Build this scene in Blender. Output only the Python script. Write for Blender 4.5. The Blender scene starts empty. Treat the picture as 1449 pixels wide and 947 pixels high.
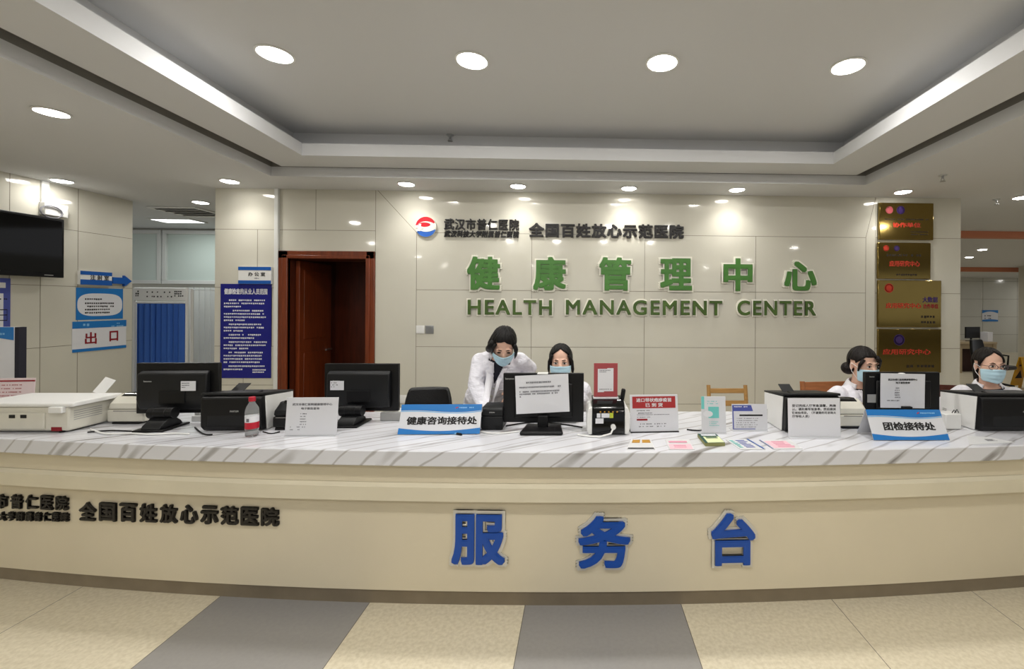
import bpy, bmesh, math, random
from mathutils import Vector, Matrix
from mathutils.bvhtree import BVHTree

S = bpy.context.scene
COL = S.collection
PI = math.pi

# ---------------------------------------------------------------- camera
IW, IH = 1449.0, 947.0
FPX = 610.0
CX, CY = 840.0, 430.0
EYE = Vector((0, 0, 1.555))
YAW, ROLL = 0.0295, 0.0065
FWD = Vector((math.sin(YAW), math.cos(YAW), 0))
_r0 = Vector((math.cos(YAW), -math.sin(YAW), 0)); _u0 = Vector((0, 0, 1))
RGT = _r0 * math.cos(ROLL) + _u0 * math.sin(ROLL)
UPV = _u0 * math.cos(ROLL) - _r0 * math.sin(ROLL)
cam = bpy.data.cameras.new('camera'); camo = bpy.data.objects.new('camera', cam); COL.objects.link(camo)
cam.sensor_fit = 'HORIZONTAL'; cam.sensor_width = 36.0; cam.lens = 36.0 * FPX / IW
cam.shift_x = (IW / 2 - CX) / IW
cam.shift_y = -(IH / 2 - CY) / IW
cam.clip_start = 0.02; cam.clip_end = 100
_m = Matrix((RGT, UPV, -FWD)).transposed().to_4x4(); _m.translation = EYE
camo.matrix_world = _m
S.camera = camo

# ---------------------------------------------------------------- view, world, exposure
S.view_settings.view_transform = 'Standard'
S.view_settings.look = 'None'
S.view_settings.exposure = -0.5
S.view_settings.gamma = 1.0
S.view_settings.use_curve_mapping = False
S.cycles.use_denoising = True
S.cycles.max_bounces = 8
S.cycles.diffuse_bounces = 4
S.cycles.glossy_bounces = 4
S.cycles.transparent_max_bounces = 8
S.cycles.sample_clamp_indirect = 60.0
WORLD_STRENGTH = 0.62
LAMP_TRAY, LAMP_LOW, LAMP_WALL = 14.0, 7.0, 3.4
wd = bpy.data.worlds.new('world'); S.world = wd; wd.use_nodes = True
_b = wd.node_tree.nodes['Background']; _b.inputs[0].default_value = (0.97, 0.98, 1.0, 1); _b.inputs[1].default_value = WORLD_STRENGTH


def at(px, py, zc):
    """world point seen at that place of the frame, zc metres along the lens axis"""
    return EYE + (FWD + RGT * ((px - CX) / FPX) - UPV * ((py - CY) / FPX)) * zc


def hit(px, py, axis, val):
    d = FWD + RGT * ((px - CX) / FPX) - UPV * ((py - CY) / FPX)
    return EYE + d * ((val - EYE[axis]) / d[axis])


def depth(p):
    return (p - EYE).dot(FWD)

# ---------------------------------------------------------------- materials
def lin(c):
    return tuple((x / 12.92 if x <= 0.04045 else ((x + 0.055) / 1.055) ** 2.4) for x in c)


def hexc(h):
    h = h.lstrip('#'); return lin(tuple(int(h[i:i + 2], 16) / 255 for i in (0, 2, 4)))


def mat(name, col, rough=0.5, metal=0.0, spec=0.5, noise=0.0, nscale=20.0, bump=0.0, bscale=60.0, bdist=0.01, emit=0.0, trans=0.0, ior=1.45, stretch=None, coat=0.0):
    m = bpy.data.materials.new(name); m.use_nodes = True
    nt = m.node_tree; b = nt.nodes['Principled BSDF']
    c = hexc(col) if isinstance(col, str) else col
    b.inputs['Base Color'].default_value = (*c, 1)
    b.inputs['Roughness'].default_value = rough
    b.inputs['Metallic'].default_value = metal
    b.inputs['Specular IOR Level'].default_value = spec
    b.inputs['IOR'].default_value = ior
    if coat: b.inputs['Coat Weight'].default_value = coat
    if trans: b.inputs['Transmission Weight'].default_value = trans
    if emit:
        b.inputs['Emission Color'].default_value = (*c, 1); b.inputs['Emission Strength'].default_value = emit
    if noise or bump:
        tc = nt.nodes.new('ShaderNodeTexCoord'); mp = nt.nodes.new('ShaderNodeMapping')
        nt.links.new(tc.outputs['Object'], mp.inputs[0])
        if stretch: mp.inputs['Scale'].default_value = stretch
        if noise:
            n = nt.nodes.new('ShaderNodeTexNoise'); n.inputs['Scale'].default_value = nscale; n.inputs['Detail'].default_value = 4
            nt.links.new(mp.outputs[0], n.inputs['Vector'])
            r = nt.nodes.new('ShaderNodeValToRGB')
            r.color_ramp.elements[0].position = 0.3; r.color_ramp.elements[1].position = 0.7
            r.color_ramp.elements[0].color = (*[x * (1 - noise) for x in c], 1)
            r.color_ramp.elements[1].color = (*[min(1, x * (1 + noise)) for x in c], 1)
            nt.links.new(n.outputs['Fac'], r.inputs[0]); nt.links.new(r.outputs[0], b.inputs['Base Color'])
        if bump:
            n2 = nt.nodes.new('ShaderNodeTexNoise'); n2.inputs['Scale'].default_value = bscale; n2.inputs['Detail'].default_value = 3
            nt.links.new(mp.outputs[0], n2.inputs['Vector'])
            bp = nt.nodes.new('ShaderNodeBump'); bp.inputs['Strength'].default_value = bump; bp.inputs['Distance'].default_value = bdist
            nt.links.new(n2.outputs['Fac'], bp.inputs['Height']); nt.links.new(bp.outputs[0], b.inputs['Normal'])
    return m


def marble_mat():
    m = bpy.data.materials.new('white_marble'); m.use_nodes = True
    nt = m.node_tree; b = nt.nodes['Principled BSDF']; N = nt.nodes; L = nt.links
    tc = N.new('ShaderNodeTexCoord'); dp = N.new('ShaderNodeVectorMath'); dp.operation = 'DOT_PRODUCT'
    L.new(tc.outputs['Object'], dp.inputs[0]); dp.inputs[1].default_value = (1.0, -1.7, -1.25)
    d2 = N.new('ShaderNodeVectorMath'); d2.operation = 'DOT_PRODUCT'; L.new(tc.outputs['Object'], d2.inputs[0]); d2.inputs[1].default_value = (0.35, 0.25, 0.6)
    cb = N.new('ShaderNodeCombineXYZ'); L.new(dp.outputs['Value'], cb.inputs[0]); L.new(d2.outputs['Value'], cb.inputs[1])

    def veins(scale, dist, dscale, phase, w0, w1, dark):
        w = N.new('ShaderNodeTexWave'); w.bands_direction = 'X'; w.inputs['Scale'].default_value = scale; w.inputs['Distortion'].default_value = dist
        w.inputs['Detail'].default_value = 3; w.inputs['Detail Scale'].default_value = dscale; w.inputs['Phase Offset'].default_value = phase
        L.new(cb.outputs[0], w.inputs['Vector'])
        r = N.new('ShaderNodeValToRGB'); e = r.color_ramp.elements; e[0].position = w0; e[0].color = (*hexc(dark), 1); e[1].position = w1; e[1].color = (1, 1, 1, 1)
        L.new(w.outputs['Fac'], r.inputs[0]); return r.outputs[0]

    def mul(a, c, f=1.0):
        x = N.new('ShaderNodeMix'); x.data_type = 'RGBA'; x.blend_type = 'MULTIPLY'
        if isinstance(f, float): x.inputs['Factor'].default_value = f
        else: L.new(f, x.inputs['Factor'])
        L.new(a, x.inputs[6]); L.new(c, x.inputs[7]); return x.outputs[2]
    n = N.new('ShaderNodeTexNoise'); n.inputs['Scale'].default_value = 2.2; n.inputs['Detail'].default_value = 4; L.new(tc.outputs['Object'], n.inputs['Vector'])
    r2 = N.new('ShaderNodeValToRGB'); r2.color_ramp.elements[0].position = 0.40; r2.color_ramp.elements[1].position = 0.60; L.new(n.outputs['Fac'], r2.inputs[0])
    base = N.new('ShaderNodeRGB'); base.outputs[0].default_value = (*hexc('#d9dae0'), 1)
    c = mul(base.outputs[0], veins(0.62, 3.0, 1.2, 0.0, 0.004, 0.05, '#aeaaa4'), r2.outputs[0])
    c = mul(c, veins(1.9, 5.0, 1.6, 2.0, 0.0, 0.06, '#bfbab4'), 0.75)
    L.new(c, b.inputs['Base Color']); b.inputs['Roughness'].default_value = 0.16
    return m


def floor_mat():
    m = bpy.data.materials.new('floor_tiles'); m.use_nodes = True
    nt = m.node_tree; b = nt.nodes['Principled BSDF']; N = nt.nodes; L = nt.links
    tc = N.new('ShaderNodeTexCoord'); sx = N.new('ShaderNodeSeparateXYZ'); L.new(tc.outputs['Object'], sx.inputs[0])

    def M(op, a, c=None):
        n = N.new('ShaderNodeMath'); n.operation = op
        for i, v in enumerate((a, c)):
            if v is None: continue
            if isinstance(v, (int, float)): n.inputs[i].default_value = v
            else: L.new(v, n.inputs[i])
        return n.outputs[0]
    T = 0.806

    def line(v, off):
        f = M('FRACT', M('DIVIDE', M('ADD', v, off), T))
        d = M('MINIMUM', f, M('SUBTRACT', 1.0, f))
        return M('LESS_THAN', d, 0.0016 / T)
    ln = M('MAXIMUM', line(sx.outputs[0], 0.277 + T * 40), line(sx.outputs[1], -1.75 + T * 40))

    def band(a, c):
        return M('MULTIPLY', M('GREATER_THAN', sx.outputs[0], a), M('LESS_THAN', sx.outputs[0], c))
    gm = M('MAXIMUM', band(-1.889, -1.083), band(-0.277, 0.529))
    n = N.new('ShaderNodeTexNoise'); n.inputs['Scale'].default_value = 55; n.inputs['Detail'].default_value = 6; L.new(tc.outputs['Object'], n.inputs['Vector'])
    r = N.new('ShaderNodeValToRGB'); r.color_ramp.elements[0].position = 0.35; r.color_ramp.elements[1].position = 0.65
    r.color_ramp.elements[0].color = (*hexc('#d3c9b0'), 1); r.color_ramp.elements[1].color = (*hexc('#e3dac3'), 1); L.new(n.outputs['Fac'], r.inputs[0])
    rg = N.new('ShaderNodeValToRGB'); rg.color_ramp.elements[0].color = (*hexc('#918f8d'), 1); rg.color_ramp.elements[1].color = (*hexc('#9e9c99'), 1); L.new(n.outputs['Fac'], rg.inputs[0])
    a = N.new('ShaderNodeMix'); a.data_type = 'RGBA'; L.new(gm, a.inputs['Factor']); L.new(r.outputs[0], a.inputs[6]); L.new(rg.outputs[0], a.inputs[7])
    c = N.new('ShaderNodeMix'); c.data_type = 'RGBA'; L.new(ln, c.inputs['Factor']); L.new(a.outputs[2], c.inputs[6]); c.inputs[7].default_value = (*hexc('#5d574c'), 1)
    L.new(c.outputs[2], b.inputs['Base Color']); b.inputs['Roughness'].default_value = 0.32
    return m


M = {}
M['wall'] = mat('cream_wall_tile', '#cdcabd', 0.06, noise=0.03, nscale=1.5)
M['wallgrey'] = mat('grey_wall_tile', '#c6c5ba', 0.12, noise=0.03, nscale=1.5)
M['grout'] = mat('tile_joint', '#77705f', 0.6)
M['ceil'] = mat('ceiling_paint', '#d2d3d5', 0.8)
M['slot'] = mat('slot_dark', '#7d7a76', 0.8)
M['orange'] = mat('orange_paint', '#c9805f', 0.6)
M['floor'] = floor_mat()
M['marble'] = marble_mat()
M['cream'] = mat('cream_stone_panel', '#d8ceb6', 0.22, noise=0.03, nscale=2.0)
M['creamlt'] = mat('cream_stone_moulding', '#d9d1ba', 0.2, noise=0.04, nscale=3.0)
M['kick'] = mat('brown_kick_stone', '#8f8370', 0.35, noise=0.1, nscale=8)
M['wood'] = mat('red_brown_wood', '#6e3014', 0.35, noise=0.22, nscale=6, stretch=(6, 6, 0.6))
M['wooddark'] = mat('dark_red_wood', '#4a1d0d', 0.35, noise=0.2, nscale=6, stretch=(6, 6, 0.6))
M['chairwood'] = mat('honey_wood', '#b28a52', 0.45, noise=0.15, nscale=8, stretch=(1, 8, 8))
M['chairwood2'] = mat('chestnut_wood', '#9a6037', 0.4, noise=0.2, nscale=8, stretch=(1, 8, 8))
M['white'] = mat('white_plastic', '#e4e4e2', 0.4)
M['offwhite'] = mat('ivory_plastic', '#d3d0c4', 0.42, noise=0.03, nscale=10)
M['grey'] = mat('grey_plastic', '#9c9c9a', 0.45)
M['black'] = mat('black_plastic', '#0c0c0e', 0.4, spec=0.35)
M['blackgloss'] = mat('black_gloss', '#08080a', 0.08)
M['charcoal'] = mat('charcoal_plastic', '#17181a', 0.42, spec=0.35)
M['screen'] = mat('display_glass', '#060607', 0.06)
M['paper'] = mat('white_paper', '#dcdde2', 0.75)
M['leafpaper'] = mat('leaflet_paper', '#d0d1d2', 0.6)
M['pinkpaper'] = mat('notice_paper_pink', '#dccacb', 0.7)
M['ink'] = mat('black_ink', '#1c1b1d', 0.7)
M['greyink'] = mat('grey_ink', '#74747a', 0.7)
M['acryl'] = mat('white_acrylic', '#d6d7dc', 0.2)
M['blue'] = mat('sign_blue', '#1f74bd', 0.35)
M['lightblue'] = mat('sign_light_blue', '#7fb4dd', 0.35)
M['deepblue'] = mat('poster_navy_blue', '#10157a', 0.4)
M['letterblue'] = mat('letter_blue', '#0a49a5', 0.4)
M['arrowblue'] = mat('arrow_blue', '#1756a8', 0.35)
M['purple'] = mat('violet_blue_print', '#4a55a0', 0.5)
M['teal'] = mat('teal_print', '#6fc4c0', 0.5)
M['red'] = mat('sign_red', '#a3292c', 0.45)
M['darkred'] = mat('dark_red_print', '#8c1020', 0.5)
M['pink'] = mat('pink_print', '#d893a8', 0.6)
M['palepink'] = mat('pale_pink_paper', '#e6bcc6', 0.7)
M['rose'] = mat('dusty_red_board', '#a2474b', 0.5)
M['green'] = mat('letter_green', '#487a36', 0.35, noise=0.12, nscale=5)
M['olive'] = mat('letter_olive_green', '#47602a', 0.35, noise=0.25, nscale=7)
M['plate'] = mat('letter_pale_edge', '#ece9dc', 0.35)
M['silver'] = mat('letter_silver_edge', '#cfcdc6', 0.3, metal=0.4)
M['blackletter'] = mat('black_letter', '#120e0d', 0.3)
M['logored'] = mat('logo_red', '#c01f2c', 0.3)
M['logoblue'] = mat('logo_blue', '#2f62b8', 0.3)
M['gold'] = mat('polished_gold_plate', '#917c46', 0.10, metal=1.0, noise=0.06, nscale=4)
M['goldred'] = mat('plaque_red', '#b4341f', 0.4)
M['goldblack'] = mat('plaque_black', '#2a2013', 0.4)
M['goldviolet'] = mat('plaque_violet', '#3b2560', 0.4)
M['steel'] = mat('brushed_steel', '#b9bbbd', 0.3, metal=1.0)
M['alu'] = mat('painted_aluminium', '#d6d7d4', 0.4)
M['frost'] = mat('frosted_panel', '#c9d4ce', 0.35)
M['curtain'] = mat('blue_screen_cloth', '#3f6ec2', 0.8, bump=0.2, bscale=40)
M['skin'] = mat('skin', '#e2b8a2', 0.5, noise=0.03, nscale=12)
M['lip'] = mat('eye_white', '#e8e2dc', 0.3)
M['iris'] = mat('dark_iris', '#160d0a', 0.2)
M['hair'] = mat('black_hair', '#0b0807', 0.45, spec=0.3, bump=0.5, bscale=45, stretch=(4, 4, 0.7))
M['hairbrown'] = mat('dark_brown_hair', '#120b09', 0.45, spec=0.3, bump=0.5, bscale=45, stretch=(4, 4, 0.7))
M['coat'] = mat('white_coat_cotton', '#e9e8f0', 0.8, bump=0.8, bscale=8.5, bdist=0.06, stretch=(1.0, 1.0, 1.5))
M['coatedge'] = mat('white_coat_lapel', '#edecf2', 0.8)
M['shirt'] = mat('dark_navy_shirt', '#23232f', 0.8)
M['trouser'] = mat('dark_trousers', '#24252c', 0.8)
M['mask'] = mat('pale_blue_mask', '#bfe2f2', 0.7)
M['loop'] = mat('mask_loop', '#f0f0f0', 0.7)
M['lens'] = mat('glasses_frame', '#4b3640', 0.3)
M['leather'] = mat('black_leather', '#121214', 0.35, bump=0.15, bscale=120)
M['lamp'] = mat('downlight_diffuser', (1.0, 0.97, 0.92), 0.5, emit=55.0)
M['panelglow'] = mat('ceiling_panel_glow', (0.95, 1.0, 0.98), 0.5, emit=4.0)
M['ledstrip'] = mat('led_strip', (0.82, 0.88, 1.0), 0.5, emit=5.0)
M['bottle'] = mat('clear_bottle', (0.9, 0.93, 0.93), 0.05, trans=0.85, ior=1.2)
M['capred'] = mat('red_cap', '#b81930', 0.35)
M['leafgreen'] = mat('booklet_dark_green', '#1e4a40', 0.5)
M['leaflime'] = mat('booklet_pale_green', '#dbe3b4', 0.6)
M['pageedge'] = mat('booklet_pages', '#8a8a58', 0.7)
M['amber'] = mat('amber_print', '#b9892f', 0.6)
M['lime'] = mat('lime_sticker', '#b8c43a', 0.5)
M['yellow'] = mat('yellow_plastic', '#d9a413', 0.4)
M['desk'] = mat('desk_laminate', '#a8977a', 0.4)
M['deskdark'] = mat('desk_recess', '#3b2320', 0.6)
M['vent'] = mat('vent_grey', '#9a9a97', 0.5)
M['shadowdark'] = mat('shadow_line_dark', '#3a3833', 0.5)  # shade painted as a dark colour for the line below the moulding

# ---------------------------------------------------------------- mesh helpers
class MB:
    def __init__(s): s.bm = bmesh.new()

    def _done(s, faces, m):
        for f in faces: f.material_index = m

    def box(s, c, d, m=0, rot=None):
        g = bmesh.ops.create_cube(s.bm, size=1.0)
        T = Matrix.Translation(c) @ (rot if rot else Matrix()) @ Matrix.Diagonal((d[0], d[1], d[2], 1))
        bmesh.ops.transform(s.bm, matrix=T, verts=g['verts'])
        s._done({f for v in g['verts'] for f in v.link_faces}, m); return s

    def span(s, x0, x1, y0, y1, z0, z1, m=0):
        return s.box(((x0 + x1) / 2, (y0 + y1) / 2, (z0 + z1) / 2), (abs(x1 - x0), abs(y1 - y0), abs(z1 - z0)), m)

    def ring_loft(s, rings, m=0, cap=True, close=True):
        R = [[s.bm.verts.new(p) for p in r] for r in rings]
        fs = []; n = len(R[0])
        for a, b in zip(R, R[1:]):
            for i in range(n if close else n - 1):
                j = (i + 1) % n; fs.append(s.bm.faces.new((a[i], a[j], b[j], b[i])))
        if cap and close:
            fs.append(s.bm.faces.new(R[0][::-1])); fs.append(s.bm.faces.new(R[-1]))
        s._done(fs, m); return s

    def cyl(s, p0, p1, r0, r1=None, n=16, m=0):
        p0, p1 = Vector(p0), Vector(p1); r1 = r0 if r1 is None else r1
        d = (p1 - p0).normalized(); a = d.orthogonal().normalized(); b = d.cross(a)
        cs = [(math.cos(2 * PI * i / n), math.sin(2 * PI * i / n)) for i in range(n)]
        return s.ring_loft([[p + (a * c + b * q) * r for c, q in cs] for p, r in ((p0, r0), (p1, r1))], m)

    def tube(s, pts, r, n=8, m=0):
        pts = [Vector(p) for p in pts]; rings = []; a = None
        for i, p in enumerate(pts):
            d = (pts[min(i + 1, len(pts) - 1)] - pts[max(i - 1, 0)]).normalized()
            if a is None: a = d.orthogonal().normalized()
            else:
                a = (a - d * a.dot(d)).normalized()
            b = d.cross(a)
            rr = r[i] if isinstance(r, (list, tuple)) else r
            rings.append([p + (a * math.cos(2 * PI * k / n) + b * math.sin(2 * PI * k / n)) * rr for k in range(n)])
        return s.ring_loft(rings, m)

    def ell(s, c, r, m=0, M4=None, u=20, v=14):
        g = bmesh.ops.create_uvsphere(s.bm, u_segments=u, v_segments=v, radius=1)
        r = (r, r, r) if isinstance(r, (int, float)) else r
        T = (M4 if M4 else Matrix()) @ Matrix.Translation(c) @ Matrix.Diagonal((*r, 1))
        bmesh.ops.transform(s.bm, matrix=T, verts=g['verts'])
        s._done({f for q in g['verts'] for f in q.link_faces}, m); return s

    def prism(s, pts, y0, y1, m=0):
        """outline in x, z pushed from y0 to y1"""
        a = [s.bm.verts.new((x, y0, z)) for x, z in pts]; b = [s.bm.verts.new((x, y1, z)) for x, z in pts]
        n = len(pts); fs = [s.bm.faces.new(a), s.bm.faces.new(b[::-1])]
        for i in range(n): fs.append(s.bm.faces.new((a[i], b[i], b[(i + 1) % n], a[(i + 1) % n])))
        s._done(fs, m); return s

    def slab(s, pts, z0, z1, m=0):
        """outline in x, y pushed from z0 to z1"""
        a = [s.bm.verts.new((x, y, z0)) for x, y in pts]; b = [s.bm.verts.new((x, y, z1)) for x, y in pts]
        n = len(pts); fs = [s.bm.faces.new(a[::-1]), s.bm.faces.new(b)]
        for i in range(n): fs.append(s.bm.faces.new((a[i], a[(i + 1) % n], b[(i + 1) % n], b[i])))
        s._done(fs, m); return s

    def side(s, pts, x0, x1, m=0):
        """outline in y, z pushed from x0 to x1"""
        a = [s.bm.verts.new((x0, y, z)) for y, z in pts]; b = [s.bm.verts.new((x1, y, z)) for y, z in pts]
        n = len(pts); fs = [s.bm.faces.new(a), s.bm.faces.new(b[::-1])]
        for i in range(n): fs.append(s.bm.faces.new((a[i], b[i], b[(i + 1) % n], a[(i + 1) % n])))
        s._done(fs, m); return s

    def lathe(s, prof, n=24, m=0, c=(0, 0)):
        return s.ring_loft([[Vector((c[0] + r * math.cos(2 * PI * i / n), c[1] + r * math.sin(2 * PI * i / n), z)) for i in range(n)] for r, z in prof], m)

    def quad(s, pts, m=0):
        s._done([s.bm.faces.new([s.bm.verts.new(p) for p in pts])], m); return s

    def build(s, name, mats, parent=None, bevel=0.0, smooth=35, loc=None, rot=None, seg=2):
        bmesh.ops.recalc_face_normals(s.bm, faces=s.bm.faces)
        me = bpy.data.meshes.new(name); s.bm.to_mesh(me); s.bm.free()
        for q in (mats if isinstance(mats, (list, tuple)) else [mats]): me.materials.append(M[q] if isinstance(q, str) else q)
        if smooth:
            me.polygons.foreach_set('use_smooth', [True] * len(me.polygons)); me.set_sharp_from_angle(angle=math.radians(smooth))
        return link(name, me, parent, loc, rot, bevel, seg)


def link(name, me, parent=None, loc=None, rot=None, bevel=0.0, seg=2):
    o = bpy.data.objects.new(name, me); COL.objects.link(o)
    if parent: o.parent = parent
    if loc is not None: o.location = loc
    if rot is not None: o.rotation_euler = rot
    if bevel:
        b = o.modifiers.new('edge', 'BEVEL'); b.width = bevel; b.segments = seg; b.limit_method = 'ANGLE'; b.angle_limit = math.radians(40)
    return o


def tag(o, label, cat, group=None):
    o['label'] = label; o['category'] = cat
    if group: o['group'] = group
    return o


def thing(name, label, cat, loc=(0, 0, 0), rz=0.0, group=None):
    o = bpy.data.objects.new(name, None); COL.objects.link(o); o.empty_display_size = 0.1
    o.location = loc; o.rotation_euler = (0, 0, rz)
    return tag(o, label, cat, group)


def struct(o):
    o['kind'] = 'structure'; return o


def copy_tree(o, parent=None):
    c = o.copy(); COL.objects.link(c)
    if parent: c.parent = parent
    for ch in list(o.children): copy_tree(ch, c)
    return c


def mesh_of(o):
    dg = bpy.context.evaluated_depsgraph_get(); dg.update()
    return bpy.data.meshes.new_from_object(o.evaluated_get(dg), depsgraph=dg)


def text_mesh(body, w=None, h=None, bold=0.0, ext=0.0012, space=1.0, res=4, shear=0.0):
    """letters centred on the origin, standing in x and z, facing -y; w and h are the size wanted"""
    cu = bpy.data.curves.new('letters', 'FONT'); cu.body = body; cu.size = 1.0; cu.align_x = 'CENTER'
    cu.space_character = space; cu.resolution_u = res; cu.shear = shear; cu.extrude = 0.5
    o = bpy.data.objects.new('letters', cu); COL.objects.link(o)
    me = mesh_of(o); bpy.data.objects.remove(o); bpy.data.curves.remove(cu)
    if bold:
        bm = bmesh.new(); step = 0
        for dx, dy in ((0, 0), (bold, 0), (-bold, 0), (0, bold), (0, -bold), (bold, bold), (bold, -bold), (-bold, bold), (-bold, -bold)):
            k0 = len(bm.verts); bm.from_mesh(me); bm.verts.ensure_lookup_table()
            for i in range(k0, len(bm.verts)):
                v = bm.verts[i]; v.co.x += dx; v.co.y += dy
                if v.co.z > 0: v.co.z -= 0.035 * step
            step += 1
        bm.to_mesh(me); bm.free()
    xs = [v.co.x for v in me.vertices]; ys = [v.co.y for v in me.vertices]
    x0, x1, y0, y1 = min(xs), max(xs), min(ys), max(ys)
    sx = w / (x1 - x0) if w else None; sy = h / (y1 - y0) if h else None
    sx = sx or sy; sy = sy or sx
    for v in me.vertices:
        v.co = ((v.co.x - (x0 + x1) / 2) * sx, -(v.co.z + 0.5) * ext, (v.co.y - (y0 + y1) / 2) * sy)
    return me


def letters(name, body, m, parent, loc, w=None, h=None, bold=0.0, ext=0.0012, space=1.0, rot=None, **k):
    me = text_mesh(body, w, h, bold, ext, space, **k); me.materials.append(M[m])
    return link(name, me, parent, loc, rot)


RNG = random.Random(7)


def rows(mb, x0, x1, z_top, pitch, n, h, m=0, y=0.0, fill=0.9, cell=None, last=0.5, indent=0.0, t=0.0006):
    """lines of print too small to read: short blocks with gaps"""
    cell = cell or h * 1.15
    for i in range(n):
        z = z_top - i * pitch; xe = x0 + (x1 - x0) * (last if i == n - 1 else RNG.uniform(0.88, 1.0)); x = x0 + (indent if i == 0 else 0)
        while x + cell * 0.8 < xe:
            if RNG.random() < fill:
                mb.span(x, x + cell * RNG.uniform(0.6, 0.85), y - t, y, z - h * RNG.uniform(0.75, 1.0), z, m)
            x += cell
    return mb

# ---------------------------------------------------------------- levels
WY = 4.585            # face of the reception wall
ZC = 2.73             # lower ceiling
ZS, ZL, ZU = 2.819, 2.925, 3.09   # tray soffit, lip top, upper ceiling
LX = -5.3             # face of the left wall


def wall_at(px, py): return hit(px, py, 1, WY)


# ---------------------------------------------------------------- floor and walls
mb = MB(); mb.span(-9, 22, -7, 18, -0.1, 0, 0); struct(mb.build('floor', 'floor', smooth=0))

xa = wall_at(304, 400).x; xd0 = wall_at(395, 400).x; xd1 = wall_at(531, 400).x; xb = wall_at(1359, 400).x
zd = wall_at(463, 355.5).z
mb = MB()
mb.span(xa, xd0, WY, WY + 0.2, 0, ZC); mb.span(xd1, xb, WY, WY + 0.2, 0, ZC); mb.span(xd0, xd1, WY, WY + 0.2, zd, ZC)
wall = struct(mb.build('wall_back', 'wall', smooth=0))


def joints(name, segs, parent=None):
    """thin tile joints, each from one wall point to another"""
    mb = MB()
    for a, b in segs:
        a, b = Vector(a), Vector(b); d = b - a
        L = d.length; ang = math.atan2(d.z, d.x)
        mb.box(((a.x + b.x) / 2, WY - 0.0002, (a.z + b.z) / 2), (L, 0.0008, 0.0045), 0, Matrix.Rotation(-ang, 4, 'Y'))
    return mb.build(name, 'grout', parent, smooth=0)


def w(px, py):
    p = wall_at(px, py); return (p.x, 0, p.z)


H1, H2, H3, H4 = [wall_at(911, y).z for y in (332.8, 412.5, 491.8, 572.0)]
H5 = H4 - 0.6
XV = [wall_at(x, 430).x for x in (589, 752, 911.8, 1069, 1224.6)]
segs = [((XV[0], 0, h), (XV[-1], 0, h)) for h in (H1, H2, H3, H4, H5)]
segs += [((x, 0, 0), (x, 0, H1)) for x in XV]
xc = wall_at(531, 400).x
segs += [((xc, 0, 0), (xc, 0, ZC)), ((xc + 0.02, 0, ZC), (XV[0], 0, H1)), ((XV[-1], 0, H1), (wall_at(1239, 300).x, 0, ZC))]
segs += [((wall_at(1239, 300).x, 0, 0), (wall_at(1239, 300).x, 0, ZC))]
xr = wall_at(1239, 300).x
segs += [((xr, 0, h), (xb, 0, h)) for h in (H1, H2, H3, H4, H5)]
zt = w(463, 326)[2]
segs += [((xa, 0, zt), (xc, 0, zt)), ((wall_at(447, 300).x, 0, zt), (wall_at(447, 300).x, 0, ZC))]
xm = wall_at(364, 400).x
zq = [w(340, y)[2] for y in (407, 490, 545)]
xp0, xp1 = xa, wall_at(389, 400).x
segs += [((xp0, 0, z), (xp1, 0, z)) for z in zq] + [((xm, 0, zq[0]), (xm, 0, zt)), ((wall_at(345, 400).x, 0, 0), (wall_at(345, 400).x, 0, zq[1]))]
segs += [((wall_at(385, 400).x, 0, zq[1]), (wall_at(385, 400).x, 0, zq[0]))]
struct(joints('tile_joints', segs, wall))

# white corner strip by the door
x0, x1 = wall_at(390, 400).x, wall_at(395.5, 400).x
mb = MB(); mb.span(x0, x1, WY - 0.03, WY - 0.001, 0, ZC - 0.001); struct(mb.build('trim_1', 'alu', bevel=0.004))

# door: casing, lining, a leaf swung in and a dark far panel
xi0, xi1 = wall_at(409, 400).x, wall_at(519, 400).x; zi = wall_at(463, 366.5).z
door = thing('door_1', 'red-brown wooden doorway with one leaf swung inward', 'door'); struct(door)
mb = MB()
for k, (e, t) in enumerate(((0.0, 0.02), (0.045, 0.032))):
    a0, a1, b1 = xd0 + e, xd1 - e, zd - e
    mb.span(a0, xi0, WY - t, WY + 0.02, 0, b1); mb.span(xi1, a1, WY - t, WY + 0.02, 0, b1); mb.span(a0, a1, WY - t, WY + 0.02, zi, b1)
mb.build('door_frame', 'wood', door, bevel=0.006)
mb = MB()
mb.span(xi0 - 0.02, xi0, WY + 0.021, WY + 0.3, 0, zi); mb.span(xi1, xi1 + 0.02, WY + 0.021, WY + 0.3, 0, zi); mb.span(xi0 - 0.02, xi1 + 0.02, WY + 0.021, WY + 0.3, zi, zi + 0.02)
mb.build('door_lining', 'wooddark', door)
mb = MB(); mb.span(xi0 + 0.003, xi0 + 0.045, WY + 0.1, WY + 0.68, 0.01, zi - 0.01)
for z in (0.25, 1.15): mb.span(xi0 + 0.045, xi0 + 0.052, WY + 0.17, WY + 0.61, z, z + 0.75)
lf = mb.build('door_leaf', 'wood', door, bevel=0.004)
mb = MB(); mb.cyl((xi0 + 0.05, WY + 0.62, 1.0), (xi0 + 0.09, WY + 0.62, 1.0), 0.012); mb.span(xi0 + 0.08, xi0 + 0.095, WY + 0.5, WY + 0.63, 0.99, 1.01); mb.build('door_handle', 'steel', lf, bevel=0.003)
# store room behind the doorway
mb = MB(); mb.span(xi0 - 0.02, xi0, WY + 0.301, WY + 0.85, 0, ZC); mb.span(xi1 + 0.3, xi1 + 0.32, WY + 0.301, WY + 0.85, 0, ZC); mb.span(xi0 - 0.02, xi1 + 0.32, WY + 0.85, WY + 0.87, 0, ZC)
struct(mb.build('wall_store', 'wooddark', smooth=0))

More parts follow.
